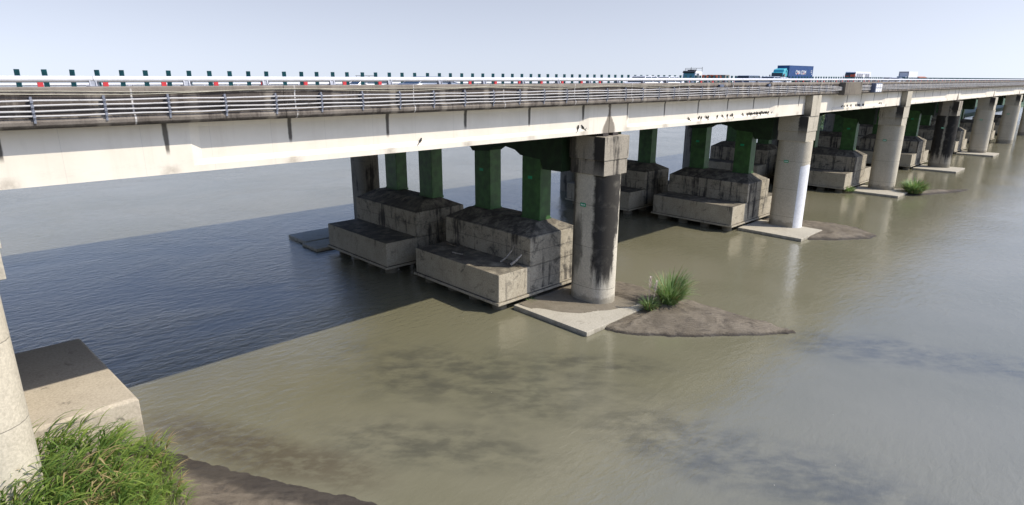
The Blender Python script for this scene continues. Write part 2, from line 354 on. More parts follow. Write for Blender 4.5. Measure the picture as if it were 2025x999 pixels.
def water_mat():
    t = NT('murky_river_water')
    p = t.pos()
    x, y, z = t.xyz(p)
    olive = t.mix(t.ramp(t.noise(t.scale(p, (1, 1, 0)), 0.05, 4), 0.35, 0.65), (0.152, 0.142, 0.088), (0.188, 0.174, 0.116))
    # suspended dark sediment: patches stretched along the current
    q = t.n('ShaderNodeMapping'); t.l(p, q.inputs[0])
    q.inputs['Rotation'].default_value = (0, 0, R(44))
    q2 = t.n('ShaderNodeMapping'); t.l(q.outputs[0], q2.inputs[0]); q2.inputs['Scale'].default_value = (0.55, 1.0, 0); q = q2
    pat = t.noise(q.outputs[0], 1.0, 5, 0.55, 0.2)
    pat2 = t.noise(q.outputs[0], 2.4, 4, 0.55, 0.2)
    pat = t.math('ADD', t.math('MULTIPLY', pat, 0.7), t.math('MULTIPLY', pat2, 0.3))
    def blob(cx, cy, rx, ry, rot=0.0):
        mp = t.n('ShaderNodeMapping', vector_type='TEXTURE'); t.l(p, mp.inputs[0])
        mp.inputs['Location'].default_value = (cx, cy, 0); mp.inputs['Rotation'].default_value = (0, 0, rot)
        mp.inputs['Scale'].default_value = (rx, ry, 1e4)
        ln = t.n('ShaderNodeVectorMath', operation='LENGTH'); t.l(mp.outputs[0], ln.inputs[0])
        dd = t.math('ADD', ln.outputs['Value'], t.math('MULTIPLY', t.math('SUBTRACT', t.noise(p, 0.25, 4), 0.5), 1.1))
        return t.ramp(dd, 0.3, 1.25, 1, 0)
    zone = blob(20.3, 24.0, 11.0, 4.4, R(-62))
    for b in ((14.5, 20.5, 6.5, 2.4, R(-55)), (24.0, 9.2, 10.5, 3.2, R(-76)), (41.5, 8.3, 9.0, 2.6, R(-66)), (27, 20.0, 5, 1.6, R(-52)), (44.5, 2.0, 7, 2.0, R(-70))):
        zone = t.math('MAXIMUM', zone, blob(*b))
    m = t.math('MULTIPLY', zone, t.ramp(pat, 0.33, 0.66))
    col = t.mix(t.math('MULTIPLY', m, 0.64), olive, (0.055, 0.054, 0.043))
    shelf = blob(8.6, 25.2, 7.5, 1.7, R(-66))
    col = t.mix(t.math('MULTIPLY', shelf, t.ramp(pat2, 0.3, 0.6, 0.3, 0.75)), col, (0.085, 0.068, 0.045))
    # floating specks
    vo = t.n('ShaderNodeTexVoronoi', feature='F1'); t.l(t.scale(p, (1, 1, 0)), vo.inputs['Vector'])
    vo.inputs['Scale'].default_value = 0.9
    sp = t.math('MULTIPLY', t.ramp(vo.outputs['Distance'], 0.012, 0.025, 1, 0), t.ramp(t.xyz(vo.outputs['Color'])[0], 0.7, 0.72))
    col = t.mix(t.math('MULTIPLY', sp, 0.8), col, (0.55, 0.5, 0.35))
    # ripples
    w1 = t.n('ShaderNodeMapping'); t.l(p, w1.inputs[0])
    w1.inputs['Rotation'].default_value = (0, 0, R(25)); w1.inputs['Scale'].default_value = (0.75, 1.7, 0)
    r1 = t.noise(w1.outputs[0], 1.3, 5, 0.6, 0.4)
    r2 = t.noise(w1.outputs[0], 5.0, 3, 0.6, 0.3)
    calm = t.ramp(t.noise(t.scale(p, (1, 1, 0)), 0.06, 3, 0.6, 0.6), 0.35, 0.65, 0.35, 1.0)
    # broken water is stronger upstream (beyond the bridge and to the left)
    upst = t.ramp(t.math('SUBTRACT', y, t.math('MULTIPLY', x, 0.35)), 12, 36, 0.32, 1.0)
    calm = t.math('MULTIPLY', calm, upst)
    h = t.math('MULTIPLY', t.math('ADD', t.math('MULTIPLY', r1, 1.0), t.math('MULTIPLY', r2, 0.22)), calm)
    t.done(col, 0.11, 0.5, t.bump(h, 0.6, 0.2))
    t.b.inputs['IOR'].default_value = 1.75
    return t.m
M['water'] = water_mat()

# ------------------------------------------------------------------ mesh helpers
class MB:
    def __init__(s):
        s.v = []; s.f = []; s.mi = []
    def add(s, vs, fs, mi=0):
        o = len(s.v); s.v += [tuple(v) for v in vs]
        s.f += [tuple(i + o for i in f) for f in fs]; s.mi += [mi] * len(fs)
        return s
    def box(s, x0, x1, y0, y1, z0, z1, mi=0):
        return s.add([(x0, y0, z0), (x1, y0, z0), (x1, y1, z0), (x0, y1, z0), (x0, y0, z1), (x1, y0, z1), (x1, y1, z1), (x0, y1, z1)],
                     [(0, 3, 2, 1), (4, 5, 6, 7), (0, 1, 5, 4), (1, 2, 6, 5), (2, 3, 7, 6), (3, 0, 4, 7)], mi)
    def frustum(s, b, t, z0, z1, mi=0):   # rectangles (x0,x1,y0,y1)
        return s.add([(b[0], b[2], z0), (b[1], b[2], z0), (b[1], b[3], z0), (b[0], b[3], z0), (t[0], t[2], z1), (t[1], t[2], z1), (t[1], t[3], z1), (t[0], t[3], z1)],
                     [(0, 3, 2, 1), (4, 5, 6, 7), (0, 1, 5, 4), (1, 2, 6, 5), (2, 3, 7, 6), (3, 0, 4, 7)], mi)
    def prism(s, prof, axis, a0, a1, mi=0):   # prof polygon extruded along axis
        n = len(prof)
        def P(q, a):
            return (a, q[0], q[1]) if axis == 'x' else ((q[0], a, q[1]) if axis == 'y' else (q[0], q[1], a))
        vs = [P(q, a0) for q in prof] + [P(q, a1) for q in prof]
        fs = [tuple(range(n)), tuple(range(2 * n - 1, n - 1, -1))] + [(i, i + n, (i + 1) % n + n, (i + 1) % n) for i in range(n)]
        return s.add(vs, fs, mi)
    def tube(s, pts, r, seg=8, mi=0, r1=None):
        pts = [Vector(p) for p in pts]; n = len(pts); vs = []; fs = []
        for i, p in enumerate(pts):
            d = (pts[min(i + 1, n - 1)] - pts[max(i - 1, 0)]).normalized()
            up = Vector((0, 0, 1)) if abs(d.z) < 0.9 else Vector((1, 0, 0))
            a = d.cross(up).normalized(); b = a.cross(d)
            rr = r if r1 is None else r + (r1 - r) * i / (n - 1)
            for k in range(seg):
                t = 2 * math.pi * k / seg
                vs.append(p + a * math.cos(t) * rr + b * math.sin(t) * rr)
        for i in range(n - 1):
            for k in range(seg):
                fs.append((i * seg + k, i * seg + (k + 1) % seg, (i + 1) * seg + (k + 1) % seg, (i + 1) * seg + k))
        fs.append(tuple(range(seg - 1, -1, -1))); fs.append(tuple(range((n - 1) * seg, n * seg)))
        return s.add(vs, fs, mi)
    def mesh(s, name, mats, fix=True, smooth=False):
        me = bpy.data.meshes.new(name)
        me.from_pydata(s.v, [], s.f)
        for m in (mats if isinstance(mats, (list, tuple)) else [mats]):
            me.materials.append(m)
        if any(s.mi): me.polygons.foreach_set('material_index', s.mi)
        if fix:
            bm = bmesh.new(); bm.from_mesh(me); bmesh.ops.recalc_face_normals(bm, faces=bm.faces); bm.to_mesh(me); bm.free()
        if smooth:
            me.polygons.foreach_set('use_smooth', [True] * len(me.polygons))
            me.set_sharp_from_angle(angle=R(40))
        return me
    def build(s, name, mats, parent=None, fix=True, smooth=False, bevel=0.0, loc=None):
        return obj(name, s.mesh(name, mats, fix, smooth), parent, bevel, loc)

def obj(name, me, parent=None, bevel=0.0, loc=None):
    o = bpy.data.objects.new(name, me)
    COL.objects.link(o)
    if parent is not None: o.parent = parent
    if loc is not None: o.location = loc
    if bevel > 0:
        b = o.modifiers.new('bevel', 'BEVEL'); b.width = bevel; b.segments = 2; b.limit_method = 'ANGLE'; b.angle_limit = R(35)
    return o
def empty(name, loc=(0, 0, 0), rz=0.0):
    o = bpy.data.objects.new(name, None); COL.objects.link(o); o.location = loc; o.rotation_euler = (0, 0, rz)
    o.empty_display_size = 0.2
    return o
def tag(o, label, cat, group=None):
    o['label'] = label; o['category'] = cat
    if group: o['group'] = group
    return o
def kind(o, k, label=None):
    o['kind'] = k
    if label: o['label'] = label
    return o

# ------------------------------------------------------------------ water
S = 9000.0
wat = MB().add([(-S, -S, 0), (S, -S, 0), (S, S, 0), (-S, S, 0)], [(0, 1, 2, 3)]).build('water', M['water'], fix=False)
kind(wat, 'structure', 'murky olive river water rippling around the bridge piers')

# ------------------------------------------------------------------ sandbars and banks
def inside(pt, poly):
    x, y = pt; c = False; n = len(poly)
    for i in range(n):
        x1, y1 = poly[i]; x2, y2 = poly[(i + 1) % n]
        if (y1 > y) != (y2 > y) and x < (x2 - x1) * (y - y1) / (y2 - y1) + x1: c = not c
    return c
def pdist(pt, poly):
    px, py = pt; best = 1e9; n = len(poly)
    for i in range(n):
        x1, y1 = poly[i]; x2, y2 = poly[(i + 1) % n]
        dx, dy = x2 - x1, y2 - y1
        t = max(0, min(1, ((px - x1) * dx + (py - y1) * dy) / (dx * dx + dy * dy + 1e-9)))
        best = min(best, math.hypot(px - x1 - t * dx, py - y1 - t * dy))
    return best
def sandbar(name, poly, step, hmax, edge, mat, label, rough=0.08, cliff=0.0, jag=0.35, under=None):
    xs = [p[0] for p in poly]; ys = [p[1] for p in poly]
    x0, x1, y0, y1 = min(xs) - 1.2, max(xs) + 1.2, min(ys) - 1.2, max(ys) + 1.2
    nx = int((x1 - x0) / step) + 1; ny = int((y1 - y0) / step) + 1
    V = []; idx = {}; F = []
    for j in range(ny):
        for i in range(nx):
            x = x0 + i * step; y = y0 + j * step
            jx = x + (noise.noise((x * 0.9, y * 0.9, 3.1)) * 0.7 + noise.noise((x * 3.1, y * 3.1, 5.1)) * 0.3) * jag
            jy = y + (noise.noise((x * 0.9, y * 0.9, 9.7)) * 0.7 + noise.noise((x * 3.1, y * 3.1, 1.1)) * 0.3) * jag
            d = pdist((jx, jy), poly)
            if not inside((jx, jy), poly): d = -d
            if d < (-1.1 if cliff == 0 else -0.9): continue
            t = max(0.0, min(1.0, d / edge))
            z = hmax * t * t * (3 - 2 * t)
            z += rough * (noise.noise((x * 0.7, y * 0.7, 0)) + 0.5 * noise.noise((x * 2.3, y * 2.3, 4))) * min(1, max(0, d * 1.5))
            if d > 0 and cliff > 0: z += cliff * min(1.0, d / 0.12)
            if under and under[0] < x < under[1] and y > under[2]:
                z = min(z, 0.24 + 0.9 * max(0.0, x - under[1] + 0.5) ** 2)
            if cliff == 0: z = z + 0.07 * min(d, 1.5) if d > 0 else d * 0.07
            elif d <= 0: z = d * 0.5
            idx[(i, j)] = len(V); V.append((x, y, z + (0.01 if cliff else 0.0) + (0.012 * noise.noise((x * 2.0, y * 2.0, 8)) if cliff == 0 else 0.0)))
    for j in range(ny - 1):
        for i in range(nx - 1):
            q = [(i, j), (i + 1, j), (i + 1, j + 1), (i, j + 1)]
            if all(k in idx for k in q): F.append(tuple(idx[k] for k in q))
    b = MB(); b.v = V; b.f = F; b.mi = [0] * len(F)
    o = b.build(name, mat, fix=False, smooth=False)
    o.data.polygons.foreach_set('use_smooth', [True] * len(o.data.polygons))
    return kind(o, 'structure', label)

isl1 = [(31.3, 22.8), (31.7, 21.5), (33.3, 19.6), (35.2, 17.8), (37.8, 15.6), (40.2, 14.0), (40.05, 17.2), (40.2, 20.4), (40.1, 22.2),
        (40.2, 25.2), (39.9, 28.4), (38.6, 31.0), (34.0, 31.5), (30.6, 30.6), (30.4, 27), (31.2, 24)]
sandbar('sandbar', isl1, 0.16, 0.34, 2.2, M['sand'], 'dark sand spit trailing from the nearest concrete pier', 0.07, 0.2, under=(20, 36.6, 22.3))
isl2 = [(p[0] + 35.0, p[1]) for p in [(31.3, 23.0), (33.5, 20.6), (36.5, 18.8), (38.3, 18.6), (40.6, 21.2), (41.0, 24.0), (40.2, 26.6), (38.6, 30.5), (34, 31), (30.8, 30.2), (31, 26)]]
sandbar('sandbar', isl2, 0.25, 0.3, 2.2, M['sand'], 'grey sand spit beside the pier with the white painted stripe', 0.1, 0.1, under=(60, 70.8, 22.3))
isl3 = [(p[0] + 70.2, p[1]) for p in [(33.0, 23.0), (35.5, 21.4), (42.5, 18.4), (46, 18.0), (43.0, 20.5), (39.0, 24.5), (37.5, 28.5), (34, 30), (32, 27)]]
sandbar('sandbar', isl3, 0.35, 0.2, 2.0, M['sand'], 'low dark sand tongue downstream of the third pier', 0.08, 0.06)
bank = [(-14, 38.0), (-6, 37.0), (-1.0, 33.5), (3.5, 31.6), (5.4, 28.6), (6.3, 26.4), (7.0, 25.1), (7.8, 23.4), (8.8, 21.6), (9.8, 19.9), (10.5, 18.4), (12.5, 14), (14, 8), (14.5, 3), (-14, 3)]
sandbar('river_bank', bank, 0.18, 0.75, 6.5, M['mud'], 'wet grey mud bank at the lower left corner', 0.035, 0.0, 0.3)

fb = [(209, 74), (213, 71), (230, 66), (300, 62), (900, 60), (3000, 60), (3000, 1200), (900, 400), (400, 172), (260, 104), (225, 84)]
b_ = MB()
b_.v = [(x, y, 1.2 + 0.4 * noise.noise((x * .1, y * .1, 0))) for x, y in fb] + [(x + (1 if x > 300 else -4), y - 3, -0.5) for x, y in fb]
n_ = len(fb)
b_.f = [tuple(range(n_))] + [(i, (i + 1) % n_, (i + 1) % n_ + n_, i + n_) for i in range(n_)]
b_.mi = [0] * len(b_.f)
kind(b_.build('far_bank', M['tree']), 'structure', 'green vegetated far river bank seen under the bridge')

# ------------------------------------------------------------------ bridge constants
SP = 35.0
P1U = 34.8                      # outer pier centre of the first pier in view
def PU(k): return P1U + SP * (k - 1)
VC = 43.4                       # centre line of the deck
def mir(v): return 2 * VC - v
GV = 26.32                      # outer face of the edge girder
ROAD = 15.30
FALL = 0.016                    # the deck falls gently to the far side
def fz(v): return -FALL * (v - 25.66)
K0, K1 = -2, 14                 # spans built (span k runs from pier k to pier k+1)

# ------------------------------------------------------------------ deck
deck = tag(empty('bridge_deck', (0, VC, 12.8)), 'long concrete road bridge deck with cream painted edge girders crossing the river', 'bridge')
def child(mb, name, mat, parent, bevel=0.0, smooth=False, fall=False):
    """mesh given in world coordinates, parented to an unrotated empty"""
    if fall: mb.v = [(p[0], p[1], p[2] + fz(p[1])) for p in mb.v]
    o = mb.build(name, mat, None, True, smooth, bevel)
    o.parent = parent
    o.location = -Vector(parent.location)
    return o

# edge girder: section lofted along the span, web set back between thick end blocks
def edge_girder_mesh(name, le, re, sgn):
    st = [0.03, le, le + 0.4, 35 - re - 0.85, 35 - re, 34.97]
    rc = [0.0, 0.0, 0.17, 0.17, 0.0, 0.0]
    def sec(r):
        return [(0, 12.82), (0, 13.08), (r, 13.08 + r * 1.3 + 0.002), (r, 14.66 - r * 0.5), (r * .6, 14.84), (0.75, 14.84), (0.75, 12.82)]
    vs = []; fs = []
    n = 7
    for x, r in zip(st, rc):
        for (dy, z) in sec(r):
            vs.append((x, sgn * dy, z))
    for i in range(len(st) - 1):
        for k in range(n):
            fs.append((i * n + k, i * n + (k + 1) % n, (i + 1) * n + (k + 1) % n, (i + 1) * n + k))
    fs.append(tuple(range(n))); fs.append(tuple(range((len(st) - 1) * n, len(st) * n)))
    return MB().add(vs, fs).mesh(name, M['girder'])
ends = {0: (8.0, 2.2), 1: (2.1, 8.4), 2: (7.0, 8.4)}
gm_cache = {}
def gmesh(e, sgn):
    if (e, sgn) not in gm_cache: gm_cache[(e, sgn)] = edge_girder_mesh('edge_girder', e[0], e[1], sgn)
    return gm_cache[(e, sgn)]
inner = MB()
for z0, z1, w in ((12.9, 13.15, 0.32), (13.15, 14.5, 0.11), (14.5, 14.78, 0.4)):
    inner.box(0.05, 34.95, -w, w, z0, z1)
inner_me = inner.mesh('inner_girder', M['soffit'])
for k in range(K0, K1):
    x0 = PU(k) - 0.1
    g = obj('edge_girder', gmesh(ends.get(k, (2.1, 8.4)), 1), deck); g.location = Vector((x0, GV, 0)) - deck.location
    g = obj('edge_girder', gmesh(ends.get(k, (2.1, 8.4)), -1), deck); g.location = Vector((x0, mir(GV), fz(mir(GV)))) - deck.location
    for q in range(1, 10):
        g = obj('inner_girder', inner_me, deck); vv = GV + (mir(GV) - GV) * q / 10; g.location = Vector((x0, vv, fz(vv))) - deck.location
    child(MB().box(x0 + 0.01, x0 + 34.99, 26.3, mir(26.3), 14.846, 15.26), 'deck_slab', M['soffit'], deck, fall=True)
# parapets: profile (y offset from the outer line, z)
prof = [(0.65, 14.84), (0.12, 14.79), (-0.02, 14.82), (-0.11, 14.92), (-0.14, 15.03), (-0.11, 15.14), (0.0, 15.21), (0.0, 15.87), (-0.035, 15.90), (-0.035, 16.11), (-0.01, 16.15), (0.30, 16.15), (0.34, 15.65), (0.62, 15.42), (0.65, 15.30)]
for k in range(K0, K1):
    x0 = PU(k) - 0.1
    n = 3
    for q in range(n):
        a, b2 = x0 + 0.012 + 35.0 * q / n, x0 - 0.012 + 35.0 * (q + 1) / n
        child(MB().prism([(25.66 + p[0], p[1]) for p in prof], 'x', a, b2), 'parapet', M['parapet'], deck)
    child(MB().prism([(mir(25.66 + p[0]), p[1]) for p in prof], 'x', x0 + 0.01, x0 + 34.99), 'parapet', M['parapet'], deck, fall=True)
XA, XB = PU(K0), PU(K1)
child(MB().box(XA, XB, 26.32, mir(26.32), 15.262, ROAD), 'road_surface', M['asphalt'], deck, fall=True)
ln = MB()
for v in (27.2, mir(27.2), VC - 1.4, VC + 1.4):
    ln.box(XA, XB, v - 0.08, v + 0.08, ROAD, ROAD + 0.005)
child(ln, 'edge_line', M['line'], deck, fall=True)
dl = MB()
for v in (31.0, 34.8, 38.4, mir(31.0), mir(34.8), mir(38.4)):
    x = XA
    while x < 330:
        dl.box(x, x + 4, v - 0.06, v + 0.06, ROAD, ROAD + 0.005); x += 10
child(dl, 'lane_marking', M['line'], deck, fall=True)
# concrete bay built onto the parapet between the second and third pier
child(MB().box(76.0, 81.6, 24.95, 25.64, 14.72, 16.12), 'parapet_bay', M['bay'], deck, 0.02)

# ------------------------------------------------------------------ guard rail on the near parapet
rail = tag(empty('guard_rail', (0, 25.82, 16.15)), 'white tubular guard rail on steel posts along the near parapet', 'guard rail')
tm = MB().tube([(0, 0, 0), (11.98, 0, 0)], 0.105, 12).mesh('rail_tube', M['rail_white'], smooth=True)
x = -31.3
while x < 320:
    o = obj('rail_tube', tm, rail); o.location = (x, 0.0, 0.25); x += 12.0
pm = MB()
pm.prism([(-0.16, 0.0), (-0.05, 0.0), (0.03, 0.30), (-0.06, 0.30)], 'x', -0.15, -0.11)
pm.prism([(-0.16, 0.0), (-0.05, 0.0), (0.03, 0.30), (-0.06, 0.30)], 'x', 0.03, 0.07)
pm.prism([(-0.115, 0.015), (0.10, 0.015), (0.05, 0.19), (-0.07, 0.19)], 'x', -0.11, 0.03)
pm.prism([(0.02, 0.0), (0.16, 0.0), (0.06, 0.24), (-0.02, 0.24)], 'x', 0.10, 0.16)
pm.box(-0.2, 0.2, -0.17, 0.17, 0.0, 0.016)
post_me = pm.mesh('rail_post', M['galv'])
for q in range(-11, 95):
    o = obj('rail_post', post_me, rail); o.location = (4.71 + 3.0 * q, 0, 0.002)

# far parapet rail
railf = tag(empty('guard_rail', (0, mir(25.82), 16.15 + fz(mir(25.82)))), 'white tubular guard rail on the far edge of the bridge behind the traffic', 'guard rail')
x = -31.3
while x < 320:
    o = obj('rail_tube', tm, railf); o.location = (x, 0.0, 0.25); x += 12.0
for q in range(-3, 70):
    o = obj('rail_post', post_me, railf); o.location = (4.71 + 3.0 * q, 0, 0.002)

# ------------------------------------------------------------------ conduits on the parapet face
rack = tag(empty('conduit_rack', (0, 25.5, 15.2)), 'four weathered white conduit pipes on dark brackets along the parapet face', 'pipes')
CZ = (15.71, 15.56, 15.385, 15.225)
def pipe_path(z):
    pts = []
    def off(u):  # the pipes swing out round the parapet bay
        return 0.0
    x = -30.0
    while x <= 76.0:
        d = max(0.0, (x - 71.5) / 4.5)
        zz = z + (15.33 - z) * 0.45 * d * d
        pts.append((x, 25.47 - 0.20 * d * d, zz + 0.012 * math.sin(x * 1.55 + z * 9))); x += 1.0 if x < 71 else 0.5
    return pts
for i, z in enumerate(CZ):
    child(MB().tube(pipe_path(z), 0.029, 8), 'conduit', M['conduit'], rack, smooth=True)
    child(MB().tube([(81.61, 25.40, z), (84, 25.46, z), (320, 25.46, z)], 0.036, 8), 'conduit', M['conduit'], rack, smooth=True)
bm_ = MB()
bm_.box(-0.035, 0.035, -0.005, 0.06, -0.19, 0.66)
bm_.box(-0.045, 0.03, 0.06, 0.155, -0.10, 0.62)
for z in CZ:
    bm_.box(-0.04, 0.04, -0.075, 0.0, z - 15.2 - 0.045, z - 15.2 + 0.045)
bracket_me = bm_.mesh('bracket', M['galv'])
for q in range(-12, 100):
    u = 4.86 + 2.03 * q
    if 75.0 < u < 82.5: continue
    o = obj('bracket', bracket_me, rack); o.location = (u, 0, random.uniform(-0.02, 0.02))
for j, (zb, amp, ph, off, lab) in enumerate(((15.985, 0.03, 0.4, 0.0, 'upper beige cable sagging along the top of the near parapet'), (15.93, 0.055, 2.1, 0.03, 'lower beige cable looping loosely below the parapet top'))):
    pts = []
    u = -30.0
    while u < 44.5 + j * 0.4:
        s = noise.noise((u * 0.16 + ph * 5, ph, 0)) * amp * 1.6 + amp * math.sin(u * 0.55 + ph)
        pts.append((u, 25.60 - off, min(16.06, zb + s))); u += 0.5
    tag(MB().tube(pts, 0.016, 6).build('cable', M['cable'], smooth=True), lab, 'cable')

cab = tag(empty('electrical_cabinet', (87.9, 25.2, 14.85)), 'grey electrical cabinet with white louvred front hung on the parapet', 'cabinet')
child(MB().box(86.6, 89.1, 24.98, 25.5, 14.86, 15.98), 'housing', M['cabinet'], cab, 0.02)
for r in range(2):
    for c in range(3):
        child(MB().box(86.75 + c * 0.8, 87.43 + c * 0.8, 24.93, 24.978, 14.95 + r * 0.5, 15.37 + r * 0.5), 'louver_panel', M['louver'], cab)
lb = tag(empty('junction_box', (57.6, 25.4, 15.9)), 'small dark junction box with looped cable on the parapet below the dark car', 'box')
child(MB().box(57.3, 57.75, 25.42, 25.62, 15.78, 16.02), 'housing', M['cabinet'], lb, 0.02)
child(MB().tube([(57.75 + 0.3 * math.sin(a * 0.4) , 25.5, 15.95 + 0.16 * math.cos(a * 0.4)) for a in range(0, 16)], 0.03, 6), 'cable_loop', M['bird'], lb)
lb = tag(empty('junction_box', (48.9, 25.4, 15.9)), 'dark junction box beside a white conduit riser on the parapet below the flatbed truck', 'box')
child(MB().box(48.2, 48.9, 25.42, 25.62, 15.80, 16.0), 'housing', M['cabinet'], lb, 0.02)
child(MB().tube([(50.6, 25.5, 15.72), (50.6, 25.5, 16.35)], 0.045, 8), 'riser', M['conduit'], lb)

# ------------------------------------------------------------------ median
MZ = ROAD + fz(VC)
med = tag(empty('median_barrier', (0, VC, MZ)), 'concrete median barrier carrying a row of dark teal anti glare blades', 'barrier')
mp = [(-0.4, 0), (-0.38, 0.08), (-0.2, 0.3), (-0.13, 0.75), (0.13, 0.75), (0.2, 0.3), (0.38, 0.08), (0.4, 0)]
child(MB().prism([(VC + p[0], MZ + p[1]) for p in mp], 'x', XA, XB), 'barrier_wall', M['cap'], med)
child(MB().box(XA, XB, VC - 0.12, VC + 0.12, MZ + 0.752, MZ + 0.86), 'white_rail', M['rail_white'], med)
bl = MB().box(-0.135, 0.135, -0.025, 0.025, 0.0, 0.97).mesh('anti_glare_blade', M['teal'])
for q in range(-6, 230):
    u = 3.2 + 1.245 * q
    o = obj('anti_glare_blade', bl, med, 0.0); o.location = (u + random.uniform(-0.03, 0.03), 0, 0.862)
    o.rotation_euler = (random.uniform(-0.02, 0.02), random.uniform(-0.04, 0.02), R(141) + random.uniform(-.06, .06))
bs = MB()
for q in range(230, 480): bs.box(3.2 + 1.245 * q - .04, 3.2 + 1.245 * q + .04, VC - .1, VC + .1, MZ + .862, MZ + 1.83)
if XB > 290: 
    o = child(bs, 'anti_glare_blades', M['teal'], med); kind(o, 'stuff')
rr = tag(empty('red_rail', (0, VC - 1.0, ROAD + fz(VC - 1.0))), 'red painted rail on short red posts in front of the median', 'rail')
child(MB().tube([(XA, VC - 1.0, 16.23), (320, VC - 1.0, 16.23)], 0.055, 8), 'tube', M['red'], rr)
rp = MB().box(-0.13, 0.13, -0.07, 0.07, 0.0, 1.16).mesh('post', M['red'])
for q in range(-6, 100):
    o = obj('post', rp, rr); o.location = (8.3 + 3.04 * q, 0, 0.004)

# ------------------------------------------------------------------ outer concrete piers
def stadium(c, w, v0, v1, z, n=12):
    r = w / 2; pts = []
    for i in range(n + 1):
        a = math.pi + math.pi * i / n
        pts.append((c + r * math.cos(a), v0 + r + r * math.sin(a), z))
    for i in range(n + 1):
        a = math.pi * i / n
        pts.append((c + r * math.cos(a), v1 - r + r * math.sin(a), z))
    return pts
def shaft_mesh(c, far, z0, z1):
    v0, v1 = 25.42, 29.0
    lo = stadium(c, 2.34, v0, v1, z0); hi = stadium(c, 2.34, v0, v1, z1)
    if far: lo = [(p[0], mir(p[1]), p[2]) for p in lo]; hi = [(p[0], mir(p[1]), p[2]) for p in hi]
    n = len(lo)
    return MB().add(lo + hi, [tuple(range(n)), tuple(range(n, 2 * n))] + [(i, (i + 1) % n, (i + 1) % n + n, i + n) for i in range(n)])
def yb(m, far, x0, x1, v0, v1, z0, z1):
    if far: v0, v1 = mir(v1), mir(v0)
    return m.box(x0, x1, v0, v1, z0, z1)
ORD = {0: 'far left', 1: 'first', 2: 'second', 3: 'third', 4: 'fourth', 5: 'fifth'}
def outer_pier(k, far, label, smat, capmat, stub=False):
    c = PU(k)
    ev = mir(25.42) if far else 25.42
    e = tag(empty('bridge_pier', (c, ev, 0)), label, 'bridge pier', 'outer concrete piers')
    dz = fz(mir(GV)) - 0.03 if far else 0.0
    child(shaft_mesh(c, far, -1.5, 9.93 + dz), 'shaft', smat, e, smooth=True)
    child(yb(MB(), far, c - 1.24, c + 1.40, 25.70, 28.75, 9.93 + dz, 11.0 + dz), 'cap_base', capmat, e, 0.025)
    up = child(yb(MB(), far, c - 1.34, c + 1.46, 25.64, 28.8, 11.003 + dz, 12.62 + dz), 'cap', capmat, e, 0.025)
    if smat is not M['pier']:
        pass
    for s in (-1, 1):
        m = yb(MB(), far, c + s * 0.55 - 0.3, c + s * 0.55 + 0.3, 26.2, 26.85, 12.625 + dz, 12.80 + dz)
        child(m, 'bearing', M['bearing'], e)
    if stub:
        child(yb(MB(), far, c - 1.15, c + 1.25, 25.56, 26.29, 12.625 + dz, 14.78 + dz), 'side_stub', M['cap'], e, 0.02)
    if not far:
        pl = child(MB().box(c - 1.19, c - 1.172, 27.25, 27.75, 7.55, 7.82), 'number_plate', M['plate'], e)
        mk = MB()
        for q in range(3): mk.box(c - 1.196, c - 1.191, 27.33 + q * 0.13, 27.41 + q * 0.13, 7.63, 7.74)
        o = mk.build('plate_mark', M['white_mark'], pl)
    return e
outer_pier(0, False, 'concrete pier at the left bank beside the grassy footing', M['pier'], M['cap'])
outer_pier(1, False, 'nearest concrete pier with black vertical water stains above the sand spit', M['pier_stained'], M['cap_dark'])
p2 = outer_pier(2, False, 'grey concrete pier with a white painted stripe on its rounded end', M['pier'], M['cap'], True)
outer_pier(3, False, 'third concrete pier, clean grey with rust streaks and reeds at its foot', M['pier'], M['cap'], True)
outer_pier(4, False, 'fourth concrete pier, heavily blackened by run off', M['pier_black'], M['cap_dark'])
outer_pier(5, False, 'fifth concrete pier near the right edge, half hidden by the blackened pier', M['pier'], M['cap'])
for k, n in ((6, 'sixth'), (7, 'seventh'), (8, 'eighth')): outer_pier(k, False, n + ' concrete pier from the nearest, far off at the right edge', M['pier'], M['cap'])
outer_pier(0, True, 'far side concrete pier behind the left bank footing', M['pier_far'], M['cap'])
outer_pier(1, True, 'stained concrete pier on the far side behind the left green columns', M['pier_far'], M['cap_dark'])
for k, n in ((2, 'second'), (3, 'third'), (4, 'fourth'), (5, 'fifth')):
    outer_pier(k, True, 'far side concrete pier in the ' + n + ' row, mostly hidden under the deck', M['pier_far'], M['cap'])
# white painted stripe on the nose of the second pier
c = PU(2); sv = []; sf = []; ns = 14
for i in range(ns + 1):
    a = R(212) + R(100) * i / ns
    for z in (0.25, 7.35 - 0.35 * math.cos(i * 0.5) * 0.3 + random.uniform(-.05, .05)):
        sv.append((c + 1.176 * math.cos(a), 25.42 + 1.17 + 1.176 * math.sin(a), z))
for i in range(ns): sf.append((2 * i, 2 * i + 2, 2 * i + 3, 2 * i + 1))
ws = MB().add(sv, sf).build('painted_stripe', M['white_paint'], fix=False, smooth=True)
ws.parent = p2; ws.location = -Vector(p2.location)

# ------------------------------------------------------------------ old river piers: footing, block, green columns, cap beam
def hip_block(x0, x1, y0, y1, z0, zs, zt, ix, iy):
    return MB().add([(x0, y0, z0), (x1, y0, z0), (x1, y1, z0), (x0, y1, z0), (x0, y0, zs), (x1, y0, zs), (x1, y1, zs), (x0, y1, zs),
                     (x0 + ix, y0 + iy, zt), (x1 - ix, y0 + iy, zt), (x1 - ix, y1 - iy, zt), (x0 + ix, y1 - iy, zt)],
                    [(0, 3, 2, 1), (0, 1, 5, 4), (1, 2, 6, 5), (2, 3, 7, 6), (3, 0, 4, 7), (4, 5, 9, 8), (5, 6, 10, 9), (6, 7, 11, 10), (7, 4, 8, 11), (8, 9, 10, 11)])
